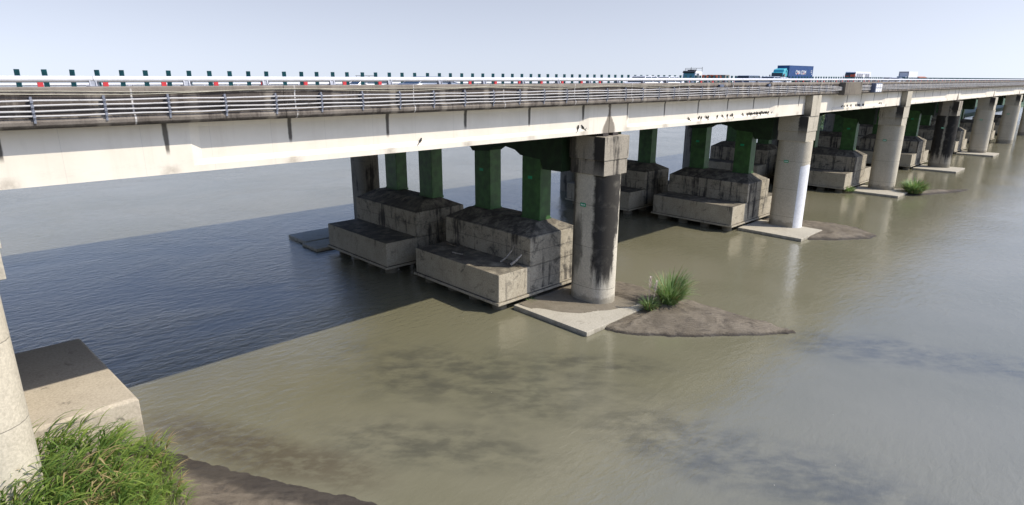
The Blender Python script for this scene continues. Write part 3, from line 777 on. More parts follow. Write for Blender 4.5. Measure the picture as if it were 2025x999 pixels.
# meshes in local coordinates: origin at (block centre u, near face v, 0)
L = 10.2
foot_me = MB().box(-5.9, 5.9, 0, L, 0.82, 2.9).mesh('footing', M['footing'])
lip_me = MB().box(-6.06, 6.06, -0.14, L + 0.14, 0.60, 0.817).mesh('bottom_lip', M['footing'])
block_me = hip_block(-2.7, 2.7, 0.003, L - 0.003, 2.903, 5.08, 5.86, 1.75, 1.05).mesh('block', M['block'])
skirt_me = MB().box(-2.7, 2.7, -0.004, L + .004, 0.95, 2.897).mesh('block_skirt', M['block'])
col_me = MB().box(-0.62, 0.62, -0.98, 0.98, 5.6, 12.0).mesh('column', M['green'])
rib_me = MB().box(-0.66, 0.66, -1.02, 1.02, 5.80, 5.98).mesh('column_base', M['green'])
beam_prof = [(-1.0, 12.7), (-1.0, 9.9), (0.9, 9.9), (1.15, 10.6), (3.3, 10.75), (3.9, 11.1), (5.1, 11.3), (6.4, 11.1), (7.0, 10.75), (9.0, 10.6), (9.3, 10.9), (11.2, 11.6), (11.2, 12.7)]
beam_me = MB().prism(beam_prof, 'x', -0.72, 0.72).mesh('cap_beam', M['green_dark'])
pile_me = MB().tube([(0, 0, -1.5), (0, 0, 0.62)], 0.55, 14).mesh('pile', M['pile'], smooth=True)
plate_me = MB().box(-0.02, 0.0, -0.22, 0.22, 0, 0.22).mesh('number_plate', M['plate'])
def river_pier(k, row, label, group, plates=True, low=False):
    u = PU(k) - 1.0 - (1.1 if row else 0.0)
    v = 30.3 + (12.95 if row else 0.0)
    e = tag(empty('river_pier', (u, v, 0)), label, 'bridge pier', group)
    f = obj('footing', foot_me, e, 0.05)
    obj('bottom_lip', lip_me, f, 0.03)
    b = obj('block', block_me, e, 0.05)
    obj('block_skirt', skirt_me, b)
    for y in (2.2, 7.9):
        cc = obj('column', col_me, e, 0.04); cc.location = (0.15 + (0.5 if row else 0.0), y, 0)
        obj('column_base', rib_me, cc)
        if plates:
            pl = obj('number_plate', plate_me, cc); pl.location = (-0.622, 0.1, 9.0)
    bb = obj('cap_beam', beam_me, e); bb.location = (0.15 + (0.5 if row else 0.0), 0, 0)
    if row: bb.scale = (1, -1, 1); bb.location.y = L
    for x in (-4.9, -1.7, 1.7, 4.9):
        for y in (0.9, 3.7, 6.5, 9.3):
            p = obj('pile', pile_me, e); p.location = (x + random.uniform(-.1, .1), y + random.uniform(-.1, .1), 0)
    return e
rowname = {1: 'first', 2: 'second', 3: 'third', 4: 'fourth', 5: 'fifth'}
for k in range(1, 8):
    if k <= 4:
        la = {1: 'stepped concrete footing with two green columns and driftwood on its ledge beside the nearest pier',
              2: 'stepped concrete footing with two green columns next to the pier with the white stripe',
              3: 'stepped concrete footing with green columns next to the third clean grey pier',
              4: 'stepped concrete footing with green columns next to the fourth blackened pier'}[k]
        lb_ = {1: 'shaded stepped footing with two green columns, leftmost one standing in the blue water',
               2: 'shaded footing with green columns in the far row, seen just right of the nearest pier',
               3: 'shaded far row footing with green columns, seen behind the white striped pier',
               4: 'shaded far row footing with green columns, seen behind the third pier'}[k]
    else:
        la = 'distant stepped footing with green columns beside the ' + {5: 'fifth', 6: 'sixth', 7: 'seventh'}[k] + ' outer pier'
        lb_ = 'distant far row footing with green columns behind the ' + {5: 'fifth', 6: 'sixth', 7: 'seventh'}[k] + ' outer pier'
    river_pier(k, 0, la, 'footings with green columns', k <= 4)
    river_pier(k, 1, lb_, 'footings with green columns', False)

# left bank footing: lower, with a pale ledge reaching out of the grass
e0 = tag(empty('river_pier', (-1.3, 30.3, 0)), 'pale concrete footing ledge rising from the grass at the left edge', 'bridge pier', 'footings with green columns')
def ledge():
    m = MB(); b = [(-8, 30.3), (5.05, 30.3), (4.45, 40.2), (-8, 40.2)]
    t = [(-8, 30.42), (4.93, 30.42), (4.35, 40.1), (-8, 40.1)]
    return m.add([(x, y, -1) for x, y in b] + [(x, y, 1.98) for x, y in b] + [(x, y, 2.12) for x, y in t],
                 [(0, 3, 2, 1), (0, 1, 5, 4), (1, 2, 6, 5), (2, 3, 7, 6), (3, 0, 4, 7), (4, 5, 9, 8), (5, 6, 10, 9), (6, 7, 11, 10), (7, 4, 8, 11), (8, 9, 10, 11)])
child(ledge(), 'footing', M['pale_ledge'], e0, 0.04)
child(hip_block(-4.4, 1.0, 30.9, 40.0, 2.122, 5.2, 5.75, 2.0, 1.1), 'block', M['block'], e0, 0.05)
for y in (32.6, 38.2):
    cc = obj('column', col_me, e0, 0.04); cc.location = (-0.4, y - 30.3, 0)
bb = obj('cap_beam', beam_me, e0); bb.location = (-0.4, 0, 0)

# ------------------------------------------------------------------ scour slabs at the pier feet
def slab(x0, x1, y0, y1, ztop, label, th=0.34, tilt=(0, 0)):
    cx, cy = (x0 + x1) / 2, (y0 + y1) / 2
    nx, ny = 22, 22
    m = MB()
    def jag(t, s): return 0.0
    b = MB().box(x0 - cx, x1 - cx, y0 - cy, y1 - cy, -th, 0)
    o = b.build('concrete_slab', M['slab'], None, True, False, 0.025)
    o.location = (cx, cy, ztop); o.rotation_euler = (tilt[0], tilt[1], 0)
    tag(o, label, 'slab', 'concrete slabs at the pier feet')
    return o
s1 = slab(29.3, 36.3, 23.25, 30.2, 0.34, 'pale concrete slab dusted with wet sand at the foot of the nearest pier')
slab(64.6, 70.4, 23.3, 30.3, 0.34, 'pale concrete slab at the foot of the white striped pier')
slab(99.6, 106.2, 23.5, 30.2, 0.34, 'pale concrete slab at the foot of the third pier beside the reeds')
slab(134.4, 141.5, 23.3, 30.2, 0.34, 'pale concrete slab at the foot of the blackened fourth pier')
slab(169.5, 176.5, 23.3, 30.2, 0.34, 'pale concrete slab at the foot of the fifth pier near the right edge')
slab(26.3, 31.5, 57.6, 61.6, 0.36, 'shaded slab in the blue water left of the far green columns')
slab(25.9, 31.0, 54.4, 57.5, 0.30, 'smaller shaded slab partly under the far left footing', 0.3)
# wet sand film washed over the first slab, with a curved edge
film = MB(); V = []; F = []; g = 40
for j in range(g + 1):
    for i in range(g + 1):
        x = 29.7 + 6.55 * i / g; y = 24.0 + 6.1 * j / g
        e = 26.6 - 3.0 * ((x - 29.7) / 6.5) ** 1.1 + 0.25 * noise.noise((x * .9, y * .9, 0)) + 2.2 * math.exp(-((x - 29.9) / 0.9) ** 2)
        V.append((x, y, 0.344 + max(-0.03, min(0.05, (y - e) * 0.05))))
for j in range(g):
    for i in range(g):
        q = (j * (g + 1) + i, j * (g + 1) + i + 1, (j + 1) * (g + 1) + i + 1, (j + 1) * (g + 1) + i)
        if any(V[k][2] > 0.345 for k in q): F.append(q)
film.v, film.f, film.mi = V, F, [0] * len(F)
kind(film.build('wet_sand', M['slabsand'], fix=False), 'stuff', 'thin film of wet brown sand on the nearest slab')

# ------------------------------------------------------------------ driftwood on the first ledge
def stick(name, pts, r0, r1, mat, label):
    m = MB().tube(pts, r0, 7, r1=r1)
    tag(m.build(name, mat, smooth=True), label, 'driftwood', 'driftwood on the footing ledge')
stick('driftwood', [(30.2, 32.6, 2.97), (30.45, 32.3, 3.25), (30.75, 31.9, 3.9), (30.9, 31.75, 4.35)], 0.07, 0.03, M['wood_grey'], 'long pale bent branch leaning on the footing wall')
stick('driftwood', [(30.2, 31.45, 2.97), (30.5, 31.2, 3.3), (30.85, 30.95, 3.75)], 0.11, 0.06, M['wood_grey'], 'thick pale log end leaning on the footing wall near its corner')
for q in range(9):
    a = random.uniform(0, 6.28); cx = 30.5 + random.uniform(-.3, .25); cy = 30.75 + q * 0.22
    l = random.uniform(.25, .5)
    stick('driftwood', [(cx - l * math.cos(a) * .4, cy - l * math.sin(a), 2.93), (cx, cy, 2.99), (cx + l * math.cos(a) * .4, cy + l * math.sin(a), 2.94)], 0.035, 0.02, M['wood'], 'small dark twig in the debris heap at the footing wall')
stick('driftwood', [(29.2, 37.2, 2.94), (29.4, 36.2, 2.95)], 0.05, 0.04, M['wood_grey'], 'short straight stick lying flat on the shaded part of the ledge')
stick('driftwood', [(30.6, 39.6, 2.95), (30.3, 38.9, 3.05), (30.5, 38.3, 2.97)], 0.06, 0.04, M['wood'], 'dark crooked branch at the far end of the ledge')
stick('driftwood', [(28.6, 33.0, 2.94), (28.8, 32.7, 2.97)], 0.05, 0.03, M['wood'], 'tiny dark wood scrap on the sunlit part of the ledge')

# ------------------------------------------------------------------ vehicles (local: +x forward, z up from the road)
VM = {
 'glass': simple('vehicle_glass', (0.02, 0.035, 0.045), 0.08, 0.6),
 'glass_teal': simple('windscreen_teal', (0.09, 0.30, 0.33), 0.12, 0.6),
 'tyre': simple('tyre_rubber', (0.02, 0.02, 0.02), 0.9),
 'rim': simple('wheel_rim', (0.45, 0.45, 0.46), 0.4, 0.5, 0.5),
 'white': simple('white_car_paint', (0.72, 0.72, 0.72), 0.25, 0.6, 0, 0.04),
 'silver': simple('silver_car_paint', (0.50, 0.51, 0.53), 0.25, 0.6, 0.4, 0.04),
 'slate': simple('slate_car_paint', (0.20, 0.225, 0.27), 0.25, 0.6, 0.2, 0.04),
 'grey': simple('grey_car_paint', (0.22, 0.22, 0.26), 0.25, 0.6, 0.2, 0.04),
 'red_lamp': simple('tail_lamp_red', (0.45, 0.01, 0.025), 0.2),
 'lamp': simple('head_lamp_clear', (0.75, 0.75, 0.72), 0.1),
 'chassis': simple('chassis_black', (0.03, 0.03, 0.032), 0.7),
 'turq': simple('turquoise_truck_paint', (0.07, 0.42, 0.48), 0.3, 0.5, 0, 0.05),
 'navy': simple('blue_container_paint', (0.035, 0.085, 0.22), 0.55, 0.35, 0, 0.12, 2),
 'orange': simple('orange_bus_paint', (0.72, 0.10, 0.035), 0.3, 0.5, 0, 0.06),
 'cargo': simple('rusty_cargo', (0.20, 0.06, 0.035), 0.9, 0.2, 0, 0.6, 5),
 'crate': simple('crate_wood', (0.22, 0.20, 0.17), 0.9),
 'tarp': simple('brown_tarpaulin', (0.36, 0.15, 0.10), 0.8, 0.2, 0, 0.2, 2),
}
def wheel(parent, x, y, r, w=0.24):
    t = MB().tube([(0, -w / 2, 0), (0, w / 2, 0)], r, 18).build('wheel', VM['tyre'], parent, smooth=True); t.location = (x, y, r)
    o = MB().tube([(0, -w / 2 - 0.01, 0), (0, w / 2 + 0.01, 0)], r * 0.6, 14).build('rim', VM['rim'], t)
def car(u, v, facing, paint, label, typ='sedan', L_=4.5, W=1.78, H_=1.45, rack=False):
    e = tag(empty('car', (u, v, ROAD + 0.008 + fz(v)), 0 if facing > 0 else math.pi), label, 'car', 'cars on the bridge')
    h = L_ / 2; w = W / 2
    if typ == 'sedan':
        side = [(-h, .35), (-h, .72), (-h + .08, .90), (-h + .75, .96), (h - 1.25, .95), (h - .15, .74), (h, .55), (h, .3), (h - .1, .22), (-h + .1, .22)]
        cb, ct = (-h + .45, h - 1.05), (-h + 1.05, h - 1.95)
    else:
        side = [(-h, .35), (-h, .85), (-h + .05, 1.0), (h - 1.2, 1.0), (h - .15, .85), (h, .6), (h, .3), (h - .1, .22), (-h + .1, .22)]
        cb, ct = (-h + .04, h - 1.0), (-h + .30, h - 1.75)
    zb = 0.94 if typ == 'sedan' else 0.99
    MB().prism(side, 'y', -w, w).build('body', paint, e, bevel=0.07, smooth=True)
    MB().frustum((cb[0], cb[1], -w + .06, w - .06), (ct[0], ct[1], -w + .24, w - .24), zb, H_ - .05).build('window_band', VM['glass'], e, bevel=0.03)
    MB().frustum((ct[0] - .06, ct[1] + .06, -w + .22, w - .22), (ct[0] + .08, ct[1] - .08, -w + .30, w - .30), H_ - .055, H_).build('roof', paint, e, bevel=0.02)
    for s in (-1, 1):
        # roof pillars
        for (xb, xt) in ((cb[0], ct[0]), ((cb[0] + cb[1]) / 2, (ct[0] + ct[1]) / 2), (cb[1], ct[1])):
            MB().tube([(xb, s * (w - .05), zb - .02), (xt, s * (w - .235), H_ - .04)], 0.045, 6).build('pillar', paint, e)
        MB().box(-h - .012, -h + .1, s * (w - .2) - .19, s * (w - .2) + .19, .62, .80).build('tail_lamp', VM['red_lamp'], e)
        MB().box(h - .16, h + .005, s * (w - .22) - .18, s * (w - .22) + .18, .55, .68).build('head_lamp', VM['lamp'], e)
        MB().box(h - 1.75, h - 1.55, s * (w + .08) - .09, s * (w + .08) + .09, .95, 1.08).build('mirror', paint, e)
        for x in (-h + .85, h - .85): wheel(e, x, s * (w - .1), 0.31)
    if rack:
        m = MB()
        for y in (-.55, .55): m.tube([(-.9, y, H_ + .12), (.6, y, H_ + .12)], .02, 5)
        for x in (-.8, 0, .5):
            m.tube([(x, -.55, H_ + .12), (x, .55, H_ + .12)], .018, 5); m.tube([(x, -.55, H_ - .02), (x, -.55, H_ + .12)], .018, 5); m.tube([(x, .55, H_ - .02), (x, .55, H_ + .12)], .018, 5)
        m.build('roof_rack', VM['chassis'], e)
    return e
car(66.4, 29.1, 1, VM['silver'], 'silver sedan seen from behind on the near lane left of the blue container')
car(72.5, 34.4, 1, VM['slate'], 'slate grey sport utility car seen from behind left of the silver sedan', 'suv', 4.6, 1.84, 1.66)
car(75.0, 32.0, 1, VM['white'], 'white car seen between the slate grey car and the silver sedan')
car(46.2, 31.2, 1, VM['white'], 'white car just left of the flatbed truck behind the guard rail')
car(53.5, 33.5, 1, VM['white'], 'white car partly hidden by the rail in front of the flatbed truck')
car(23.4, 31.2, 1, VM['slate'], 'dark grey car behind the guard rail above the stained girder, left part of the bridge', 'sedan', 4.4, 1.75, 1.32)
car(29.2, 49.0, -1, VM['white'], 'pale car with a roof rack and bluish windscreen on the far lane', 'suv', 4.3, 1.75, 1.55, True)
car(32.6, 46.5, -1, VM['grey'], 'small purplish grey car following the pale car with the roof rack', 'sedan', 4.2, 1.7, 1.38)
car(116.0, 30.5, 1, VM['silver'], 'silver car on the near lane in front of the white box truck')
car(124.0, 33.5, 1, VM['white'], 'white car ahead of the silver car near the right edge', 'suv', 4.5, 1.8, 1.6)

def truck_wheels(e, xs, w, r=0.5):
    for x in xs:
        for s in (-1, 1): wheel(e, x, s * (w - .15), r, .32)
# flatbed truck
t1 = tag(empty('truck', (91.8, 54.1, ROAD + 0.01 + fz(54.2)), math.pi), 'white cabbed flatbed truck with a roof rack carrying a reddish brown load', 'truck', 'trucks on the bridge'); t1.scale = (1.12, 1.06, 1.08)
cabp = [(0, .55), (0, 1.35), (-.18, 2.35), (-.4, 2.5), (-2.0, 2.5), (-2.05, .55)]
MB().prism(cabp, 'y', -1.08, 1.08).build('cab', VM['white'], t1, bevel=0.06, smooth=True)
MB().add([(.012, -.96, 1.42), (.012, .96, 1.42), (-.165, .9, 2.3), (-.165, -.9, 2.3), (-.05, -.96, 1.42), (-.05, .96, 1.42), (-.23, .9, 2.3), (-.23, -.9, 2.3)],
         [(0, 1, 2, 3), (4, 7, 6, 5), (0, 4, 5, 1), (1, 5, 6, 2), (2, 6, 7, 3), (3, 7, 4, 0)]).build('windscreen', VM['glass_teal'], t1)
MB().prism([(.03, 2.28), (.14, 2.40), (-.12, 2.60), (-.35, 2.60), (-.2, 2.36)], 'y', -1.0, 1.0).build('sun_visor', VM['chassis'], t1)
for s in (-1, 1):
    MB().box(-1.15, -.4, s * 1.085 - .006, s * 1.085 + .006, 1.5, 2.2).build('side_window', VM['glass'], t1)
    MB().box(.05, .22, s * 1.26 - .09, s * 1.26 + .09, 1.5, 1.95).build('mirror', VM['white'], t1)
m = MB()
for y in (-.95, 0, .95): m.tube([(-.5, y, 2.5), (-.5, y, 2.95)], .025, 5)
for z in (2.75, 2.95): m.tube([(-.5, -.95, z), (-.5, .95, z)], .025, 5)
for y in (-.95, .95): m.tube([(-.5, y, 2.95), (-2.1, y, 2.98)], .025, 5); m.tube([(-2.12, y, .9), (-2.12, y, 3.15)], .035, 5)
m.tube([(-2.12, -.95, 2.98), (-2.12, .95, 2.98)], .03, 5); m.box(-1.5, -.9, -.8, .3, 2.55, 2.72)
m.build('roof_rack', VM['chassis'], t1)
MB().box(-10.6, -2.15, -1.1, 1.1, .8, 1.0).build('flatbed', VM['chassis'], t1)
MB().box(-10.6, -2.2, -1.12, -1.07, 1.0, 1.45).build('side_board', VM['crate'], t1)
MB().box(-10.6, -2.2, 1.07, 1.12, 1.0, 1.45).build('side_board', VM['crate'], t1)
m = MB(); random.seed(5)
for q in range(260):
    x = random.uniform(-9.0, -2.5); y = random.uniform(-.95, .95); z = random.uniform(1.1, 1.95); s = random.uniform(.09, .2)
    m.box(x - s * 1.4, x + s * 1.4, y - s, y + s, z - s * .6, z + s * .6)
m.build('load', VM['cargo'], t1, fix=False)['kind'] = 'stuff'
MB().box(-10.5, -9.1, -1.0, 1.0, 1.0, 2.05).build('crate', VM['crate'], t1, bevel=.03)
truck_wheels(t1, (-1.0, -8.0, -9.2), 1.08)

# container truck
t2 = tag(empty('truck', (125.3, 54.2, ROAD + 0.01 + fz(54.2)), math.pi), 'turquoise tractor with a blue shipping container on its trailer', 'truck', 'trucks on the bridge')
t2.scale = (1.0, 1.0, 0.955)
MB().prism([(0, .6), (0, 1.84), (-.12, 2.89), (-.3, 2.96), (-2.1, 2.96), (-2.1, .6)], 'y', -1.16, 1.16).build('cab', VM['turq'], t2, bevel=.06, smooth=True)
MB().prism([(.008, 1.89), (-.112, 2.84), (-.2, 2.84), (-.1, 1.89)], 'y', -1.06, 1.06).build('windscreen', VM['glass'], t2)
MB().prism([(-.45, 2.965), (-.75, 3.54), (-2.0, 3.79), (-2.0, 2.965)], 'y', -1.05, 1.05).build('roof_fairing', VM['turq'], t2, bevel=.08, smooth=True)
for s in (-1, 1):
    MB().box(-1.2, -.35, s * 1.165 - .006, s * 1.165 + .006, 1.94, 2.69).build('side_window', VM['glass'], t2)
    MB().box(-2.0, -1.75, s * 1.17 - .02, s * 1.17 + .02, .8, 3.44).build('side_deflector', VM['turq'], t2)
    MB().box(.05, .2, s * 1.36 - .08, s * 1.36 + .08, 1.94, 2.49).build('mirror', VM['chassis'], t2)
MB().box(-15.0, -1.2, -.45, .45, .95, 1.41).build('trailer', VM['chassis'], t2)
truck_wheels(t2, (-.9, -3.4, -4.7, -12.2, -13.5, -14.6), 1.18)
cont = MB()
cx0, cx1, cz0, cz1 = -14.9, -2.7, 1.42, 4.38
# corrugated sides
nrib = 44; pts = []
for i in range(nrib * 4 + 1):
    x = cx0 + .12 + (cx1 - cx0 - .24) * i / (nrib * 4); d = (0, .035, .035, 0)[i % 4]
    pts.append((x, 1.2 - d))
for s in (-1, 1):
    vs = [(x, s * y, cz0 + .12) for x, y in pts] + [(x, s * y, cz1 - .1) for x, y in pts]
    n = len(pts); cont.add(vs, [(i, i + 1, i + 1 + n, i + n) for i in range(n - 1)])
cont.box(cx0 + .03, cx1 - .03, -1.15, 1.15, cz0 + .02, cz1 - .02)
con = cont.build('container', VM['navy'], t2, fix=False)
fr = MB()
for x in (cx0, cx1 - .14):
    for y in (-1.22, 1.08): fr.box(x, x + .14, y, y + .14, cz0, cz1)
    fr.box(x + .003, x + .137, -1.08, 1.08, cz1 - .13, cz1 - .003); fr.box(x + .003, x + .137, -1.08, 1.08, cz0 + .003, cz0 + .14)
for y in (-1.217, 1.08):
    fr.box(cx0 + .14, cx1 - .14, y, y + .135, cz1 - .1, cz1 - .004); fr.box(cx0 + .14, cx1 - .14, y, y + .135, cz0 + .004, cz0 + .13)
fr.build('container_frame', VM['navy'], con)
def lettering(body, size, parent, mat, loc, name='lettering'):
    cu = bpy.data.curves.new('t', 'FONT'); cu.body = body; cu.size = size; cu.extrude = 0.006; cu.offset = 0.012; cu.align_x = 'CENTER'
    to = bpy.data.objects.new('t', cu); COL.objects.link(to)
    dg = bpy.context.evaluated_depsgraph_get(); me = bpy.data.meshes.new_from_object(to.evaluated_get(dg))
    bpy.data.objects.remove(to)
    me.materials.clear(); me.materials.append(mat)
    o = obj(name, me, parent); o.location = loc; o.rotation_euler = (math.pi / 2, 0, math.pi)
    return o
lettering('CMA CGM', 1.15, con, M['white_mark'], (-8.6, 1.215, 2.6))
m = MB()
for (x, z, a) in ((-7.2, 2.45, .5), (-6.8, 2.35, -.6), (-9.9, 2.5, .5), (-10.2, 2.35, -.5)):
    m.box(x - .18, x + .18, 1.222, 1.23, z + .3, z + .44)
m.build('red_mark', M['red'], con)
m = MB()
for q in range(6): m.box(-14.4 + (q % 3) * .25, -14.25 + (q % 3) * .25, 1.212, 1.22, 3.3 - .3 * (q // 3), 3.45 - .3 * (q // 3))
m.box(-14.5, -14.2, 1.212, 1.22, 2.6, 2.75); m.box(-14.4, -14.1, 1.212, 1.22, 1.6, 1.95)
m.build('code_mark', M['white_mark'], con)

# coach
t3 = tag(empty('bus', (167.0, 54.25, ROAD + 0.01 + fz(54.2)), math.pi), 'white coach with orange framed dark front behind the blue container', 'bus'); t3.scale = (1.0, 1.0, 1.08)
MB().prism([(0, .4), (.05, 1.2), (-.1, 2.5), (-.45, 3.05), (-11.6, 3.05), (-11.7, .4)], 'y', -1.22, 1.22).build('body', VM['white'], t3, bevel=.1, smooth=True)
MB().prism([(.062, 1.25), (-.085, 2.52), (-.3, 2.85), (-.5, 2.85), (-.3, 2.4), (-.1, 1.25)], 'y', -1.14, 1.14).build('windscreen', VM['glass'], t3)
m = MB()
m.box(.02, .09, .1, .28, .75, 2.45); m.box(.02, .09, .95, 1.2, .6, 2.6); m.box(.0, .09, .28, .95, 1.95, 2.45); m.box(.02, .085, -1.1, -.2, 2.0, 2.16); m.box(.02, .1, -1.2, 1.2, .45, .75)
m.build('front_trim', VM['orange'], t3)
for s in (-1, 1):
    for q in range(6): MB().box(-2.3 - q * 1.6, -.95 - q * 1.6, s * 1.225 - .008, s * 1.225 + .008, 1.7, 2.65).build('side_window', VM['grey'], t3, bevel=.0)
    MB().box(.1, .3, s * 1.4 - .08, s * 1.4 + .08, 1.7, 2.2).build('mirror', VM['white'], t3)
    MB().box(-6.8, -5.4, s * 1.235 - .008, s * 1.235 + .008, .7, 2.5).build('side_panel', VM['lamp'], t3)
truck_wheels(t3, (-2.4, -8.6), 1.2)

# white box truck and tarpaulin truck
t4 = tag(empty('truck', (209.5, 54.2, ROAD + 0.01 + fz(54.2)), math.pi), 'white box truck with a grey framed box front near the right edge', 'truck', 'trucks on the bridge'); t4.scale = (1.08, 1.05, 1.06)
MB().prism([(0, .5), (0, 1.3), (-.2, 2.15), (-.4, 2.25), (-2.0, 2.25), (-2.0, .5)], 'y', -1.08, 1.08).build('cab', VM['slate'], t4, bevel=.06, smooth=True)
MB().prism([(.008, 1.35), (-.19, 2.1), (-.28, 2.1), (-.1, 1.35)], 'y', -.98, .98).build('windscreen', VM['glass'], t4)
MB().box(-11.2, -2.3, -1.2, 1.2, 1.0, 3.5).build('box_body', VM['white'], t4, bevel=.04)
m = MB()
m.box(-2.297, -2.2, -1.22, -1.06, 1.0, 3.52); m.box(-2.297, -2.2, 1.06, 1.22, 1.0, 3.52); m.box(-2.297, -2.2, -1.06, 1.06, 3.28, 3.52)
m.build('box_front_frame', VM['grey'], t4)
truck_wheels(t4, (-1.0, -8.6, -9.8), 1.1)
t5 = tag(empty('truck', (222.0, 54.2, ROAD + 0.01 + fz(54.2)), math.pi), 'truck with a reddish brown tarpaulin load behind the white box truck', 'truck', 'trucks on the bridge'); t5.scale = (1.08, 1.05, 1.06)
MB().prism([(0, .5), (0, 1.3), (-.2, 1.95), (-1.8, 2.0), (-1.8, .5)], 'y', -1.05, 1.05).build('cab', VM['slate'], t5, bevel=.06, smooth=True)
MB().box(-10.5, -1.9, -1.1, 1.1, .8, 1.0).build('flatbed', VM['chassis'], t5)
m = MB(); m.prism([(-1.15, 1.0), (-1.1, 2.0), (-.5, 2.25), (.5, 2.25), (1.1, 2.0), (1.15, 1.0)], 'x', -10.3, -2.0)
m.build('tarpaulin', VM['tarp'], t5, bevel=.08)
truck_wheels(t5, (-1.0, -8.0, -9.2), 1.08)

# ------------------------------------------------------------------ birds on the girder flange
def bird_mesh():
    m = MB(); rings = [(-0.20, .03, .012), (-.12, .075, .03), (-.03, .125, .066), (.05, .16, .075), (.11, .205, .055), (.14, .24, .05), (.17, .25, .042), (.195, .25, .018), (.235, .242, .006)]
    vs = []; fs = []; n = 7
    for x, z, r in rings:
        for k in range(n):
            a = 2 * math.pi * k / n; vs.append((x, r * math.cos(a), z + r * 1.1 * math.sin(a)))
    for i in range(len(rings) - 1):
        for k in range(n): fs.append((i * n + k, i * n + (k + 1) % n, (i + 1) * n + (k + 1) % n, (i + 1) * n + k))
    m.add(vs, fs)
    m.add([(-.19, -.02, .04), (-.19, .02, .04), (-.36, .045, -.02), (-.36, -.045, -.02), (-.19, -.02, .025), (-.19, .02, .025), (-.36, .045, -.03), (-.36, -.045, -.03)], [(0, 1, 2, 3), (7, 6, 5, 4), (0, 4, 5, 1), (1, 5, 6, 2), (2, 6, 7, 3), (3, 7, 4, 0)])
    for s in (-.02, .02): m.tube([(.03, s, .09), (.03, s, -.005)], .007, 4)
    return m.mesh('bird', M['bird'], smooth=True)
bird_me = bird_mesh()
random.seed(11)
def bird(u, label):
    o = obj('bird', bird_me); s = random.uniform(.72, .92)
    o.location = (u, GV + 0.085, 13.205); o.scale = (s, s, s); o.rotation_euler = (0, random.uniform(-.3, .0), random.choice((0.2, math.pi - .3, math.pi, .5)) + random.uniform(-.4, .4))
    tag(o, label, 'bird', 'birds perched on the girder ledge')
bird(18.8, 'lone dark bird on the girder ledge of the nearest span')
for u in (31.5, 31.95, 32.4): bird(u, 'one of three dark birds side by side just left of the nearest pier')
for u in (45.4, 47.0, 47.4, 48.2, 48.55, 50.1, 51.0, 51.9, 52.5, 52.8, 54.8): bird(u, 'dark bird in the loose row on the second span ledge')
for q in range(19): bird(55.7 + q * 0.245 + random.uniform(-.06, .06), 'dark bird in the crowded row near the white striped pier')
bird(60.9, 'single dark bird at the right end of the crowded row')
for u in (80.2, 80.9, 82.0, 83.3, 85.0, 85.5, 86.0, 86.5, 87.6, 88.0, 94.3, 95.0): bird(u, 'tiny dark bird on the third span ledge right of the white striped pier')

# ------------------------------------------------------------------ vegetation
def blade(m, base, ang, lean, length, width, curl, seg=5, mi=0):
    d = Vector((math.cos(ang), math.sin(ang), 0)); side = Vector((-math.sin(ang), math.cos(ang), 0))
    p = Vector(base); th = lean; vs = []
    for i in range(seg + 1):
        t = i / seg
        w = width * (0.55 + 0.9 * t if t < 0.35 else 1.15 * (1 - ((t - 0.35) / 0.65) ** 1.6)) * 0.5 + 0.0015
        vs.append(p + side * w); vs.append(p - side * w)
        p = p + (d * math.sin(th) + Vector((0, 0, 1)) * math.cos(th)) * (length / seg)
        th += curl / seg
    m.add(vs, [(2 * i, 2 * i + 1, 2 * i + 3, 2 * i + 2) for i in range(seg)], mi)
def zbank(x, y):
    d = pdist((x, y), bank); t = max(0, min(1, d / 6.5)) if inside((x, y), bank) else 0
    return 0.75 * t * t * (3 - 2 * t) + 0.07 * min(d, 1.5)
def tuft(name, cx, cy, z, r, n, lo, hi, width, mats, label, dry=0.04, group=None, cat='grass', bright=0.3, wind=(0.5, -0.2), spread=1.0):
    m = MB()
    for q in range(n):
        a = random.uniform(0, 2 * math.pi); rr = r * math.sqrt(random.random())
        x = cx + rr * math.cos(a); y = cy + rr * math.sin(a)
        dirn = Vector((math.cos(a) * (0.4 + rr / r) + wind[0] + random.gauss(0, .4), math.sin(a) * (0.4 + rr / r) + wind[1] + random.gauss(0, .4)))
        ang = math.atan2(dirn.y, dirn.x)
        mi = 2 if random.random() < dry else (1 if random.random() < bright else 0)
        h = random.uniform(lo, hi) * (1.08 - 0.35 * rr / r)
        blade(m, (x, y, z - .05), ang, (random.uniform(.02, .35) + .25 * rr / r) * spread, h, width * random.uniform(.7, 1.3), random.uniform(.3, 1.9) * spread, 6, mi)
    o = m.build(name, mats, fix=False)
    tag(o, label, cat, group)
    return o
GM = [M['grass_a'], M['grass_b'], M['grass_d']]
random.seed(21)
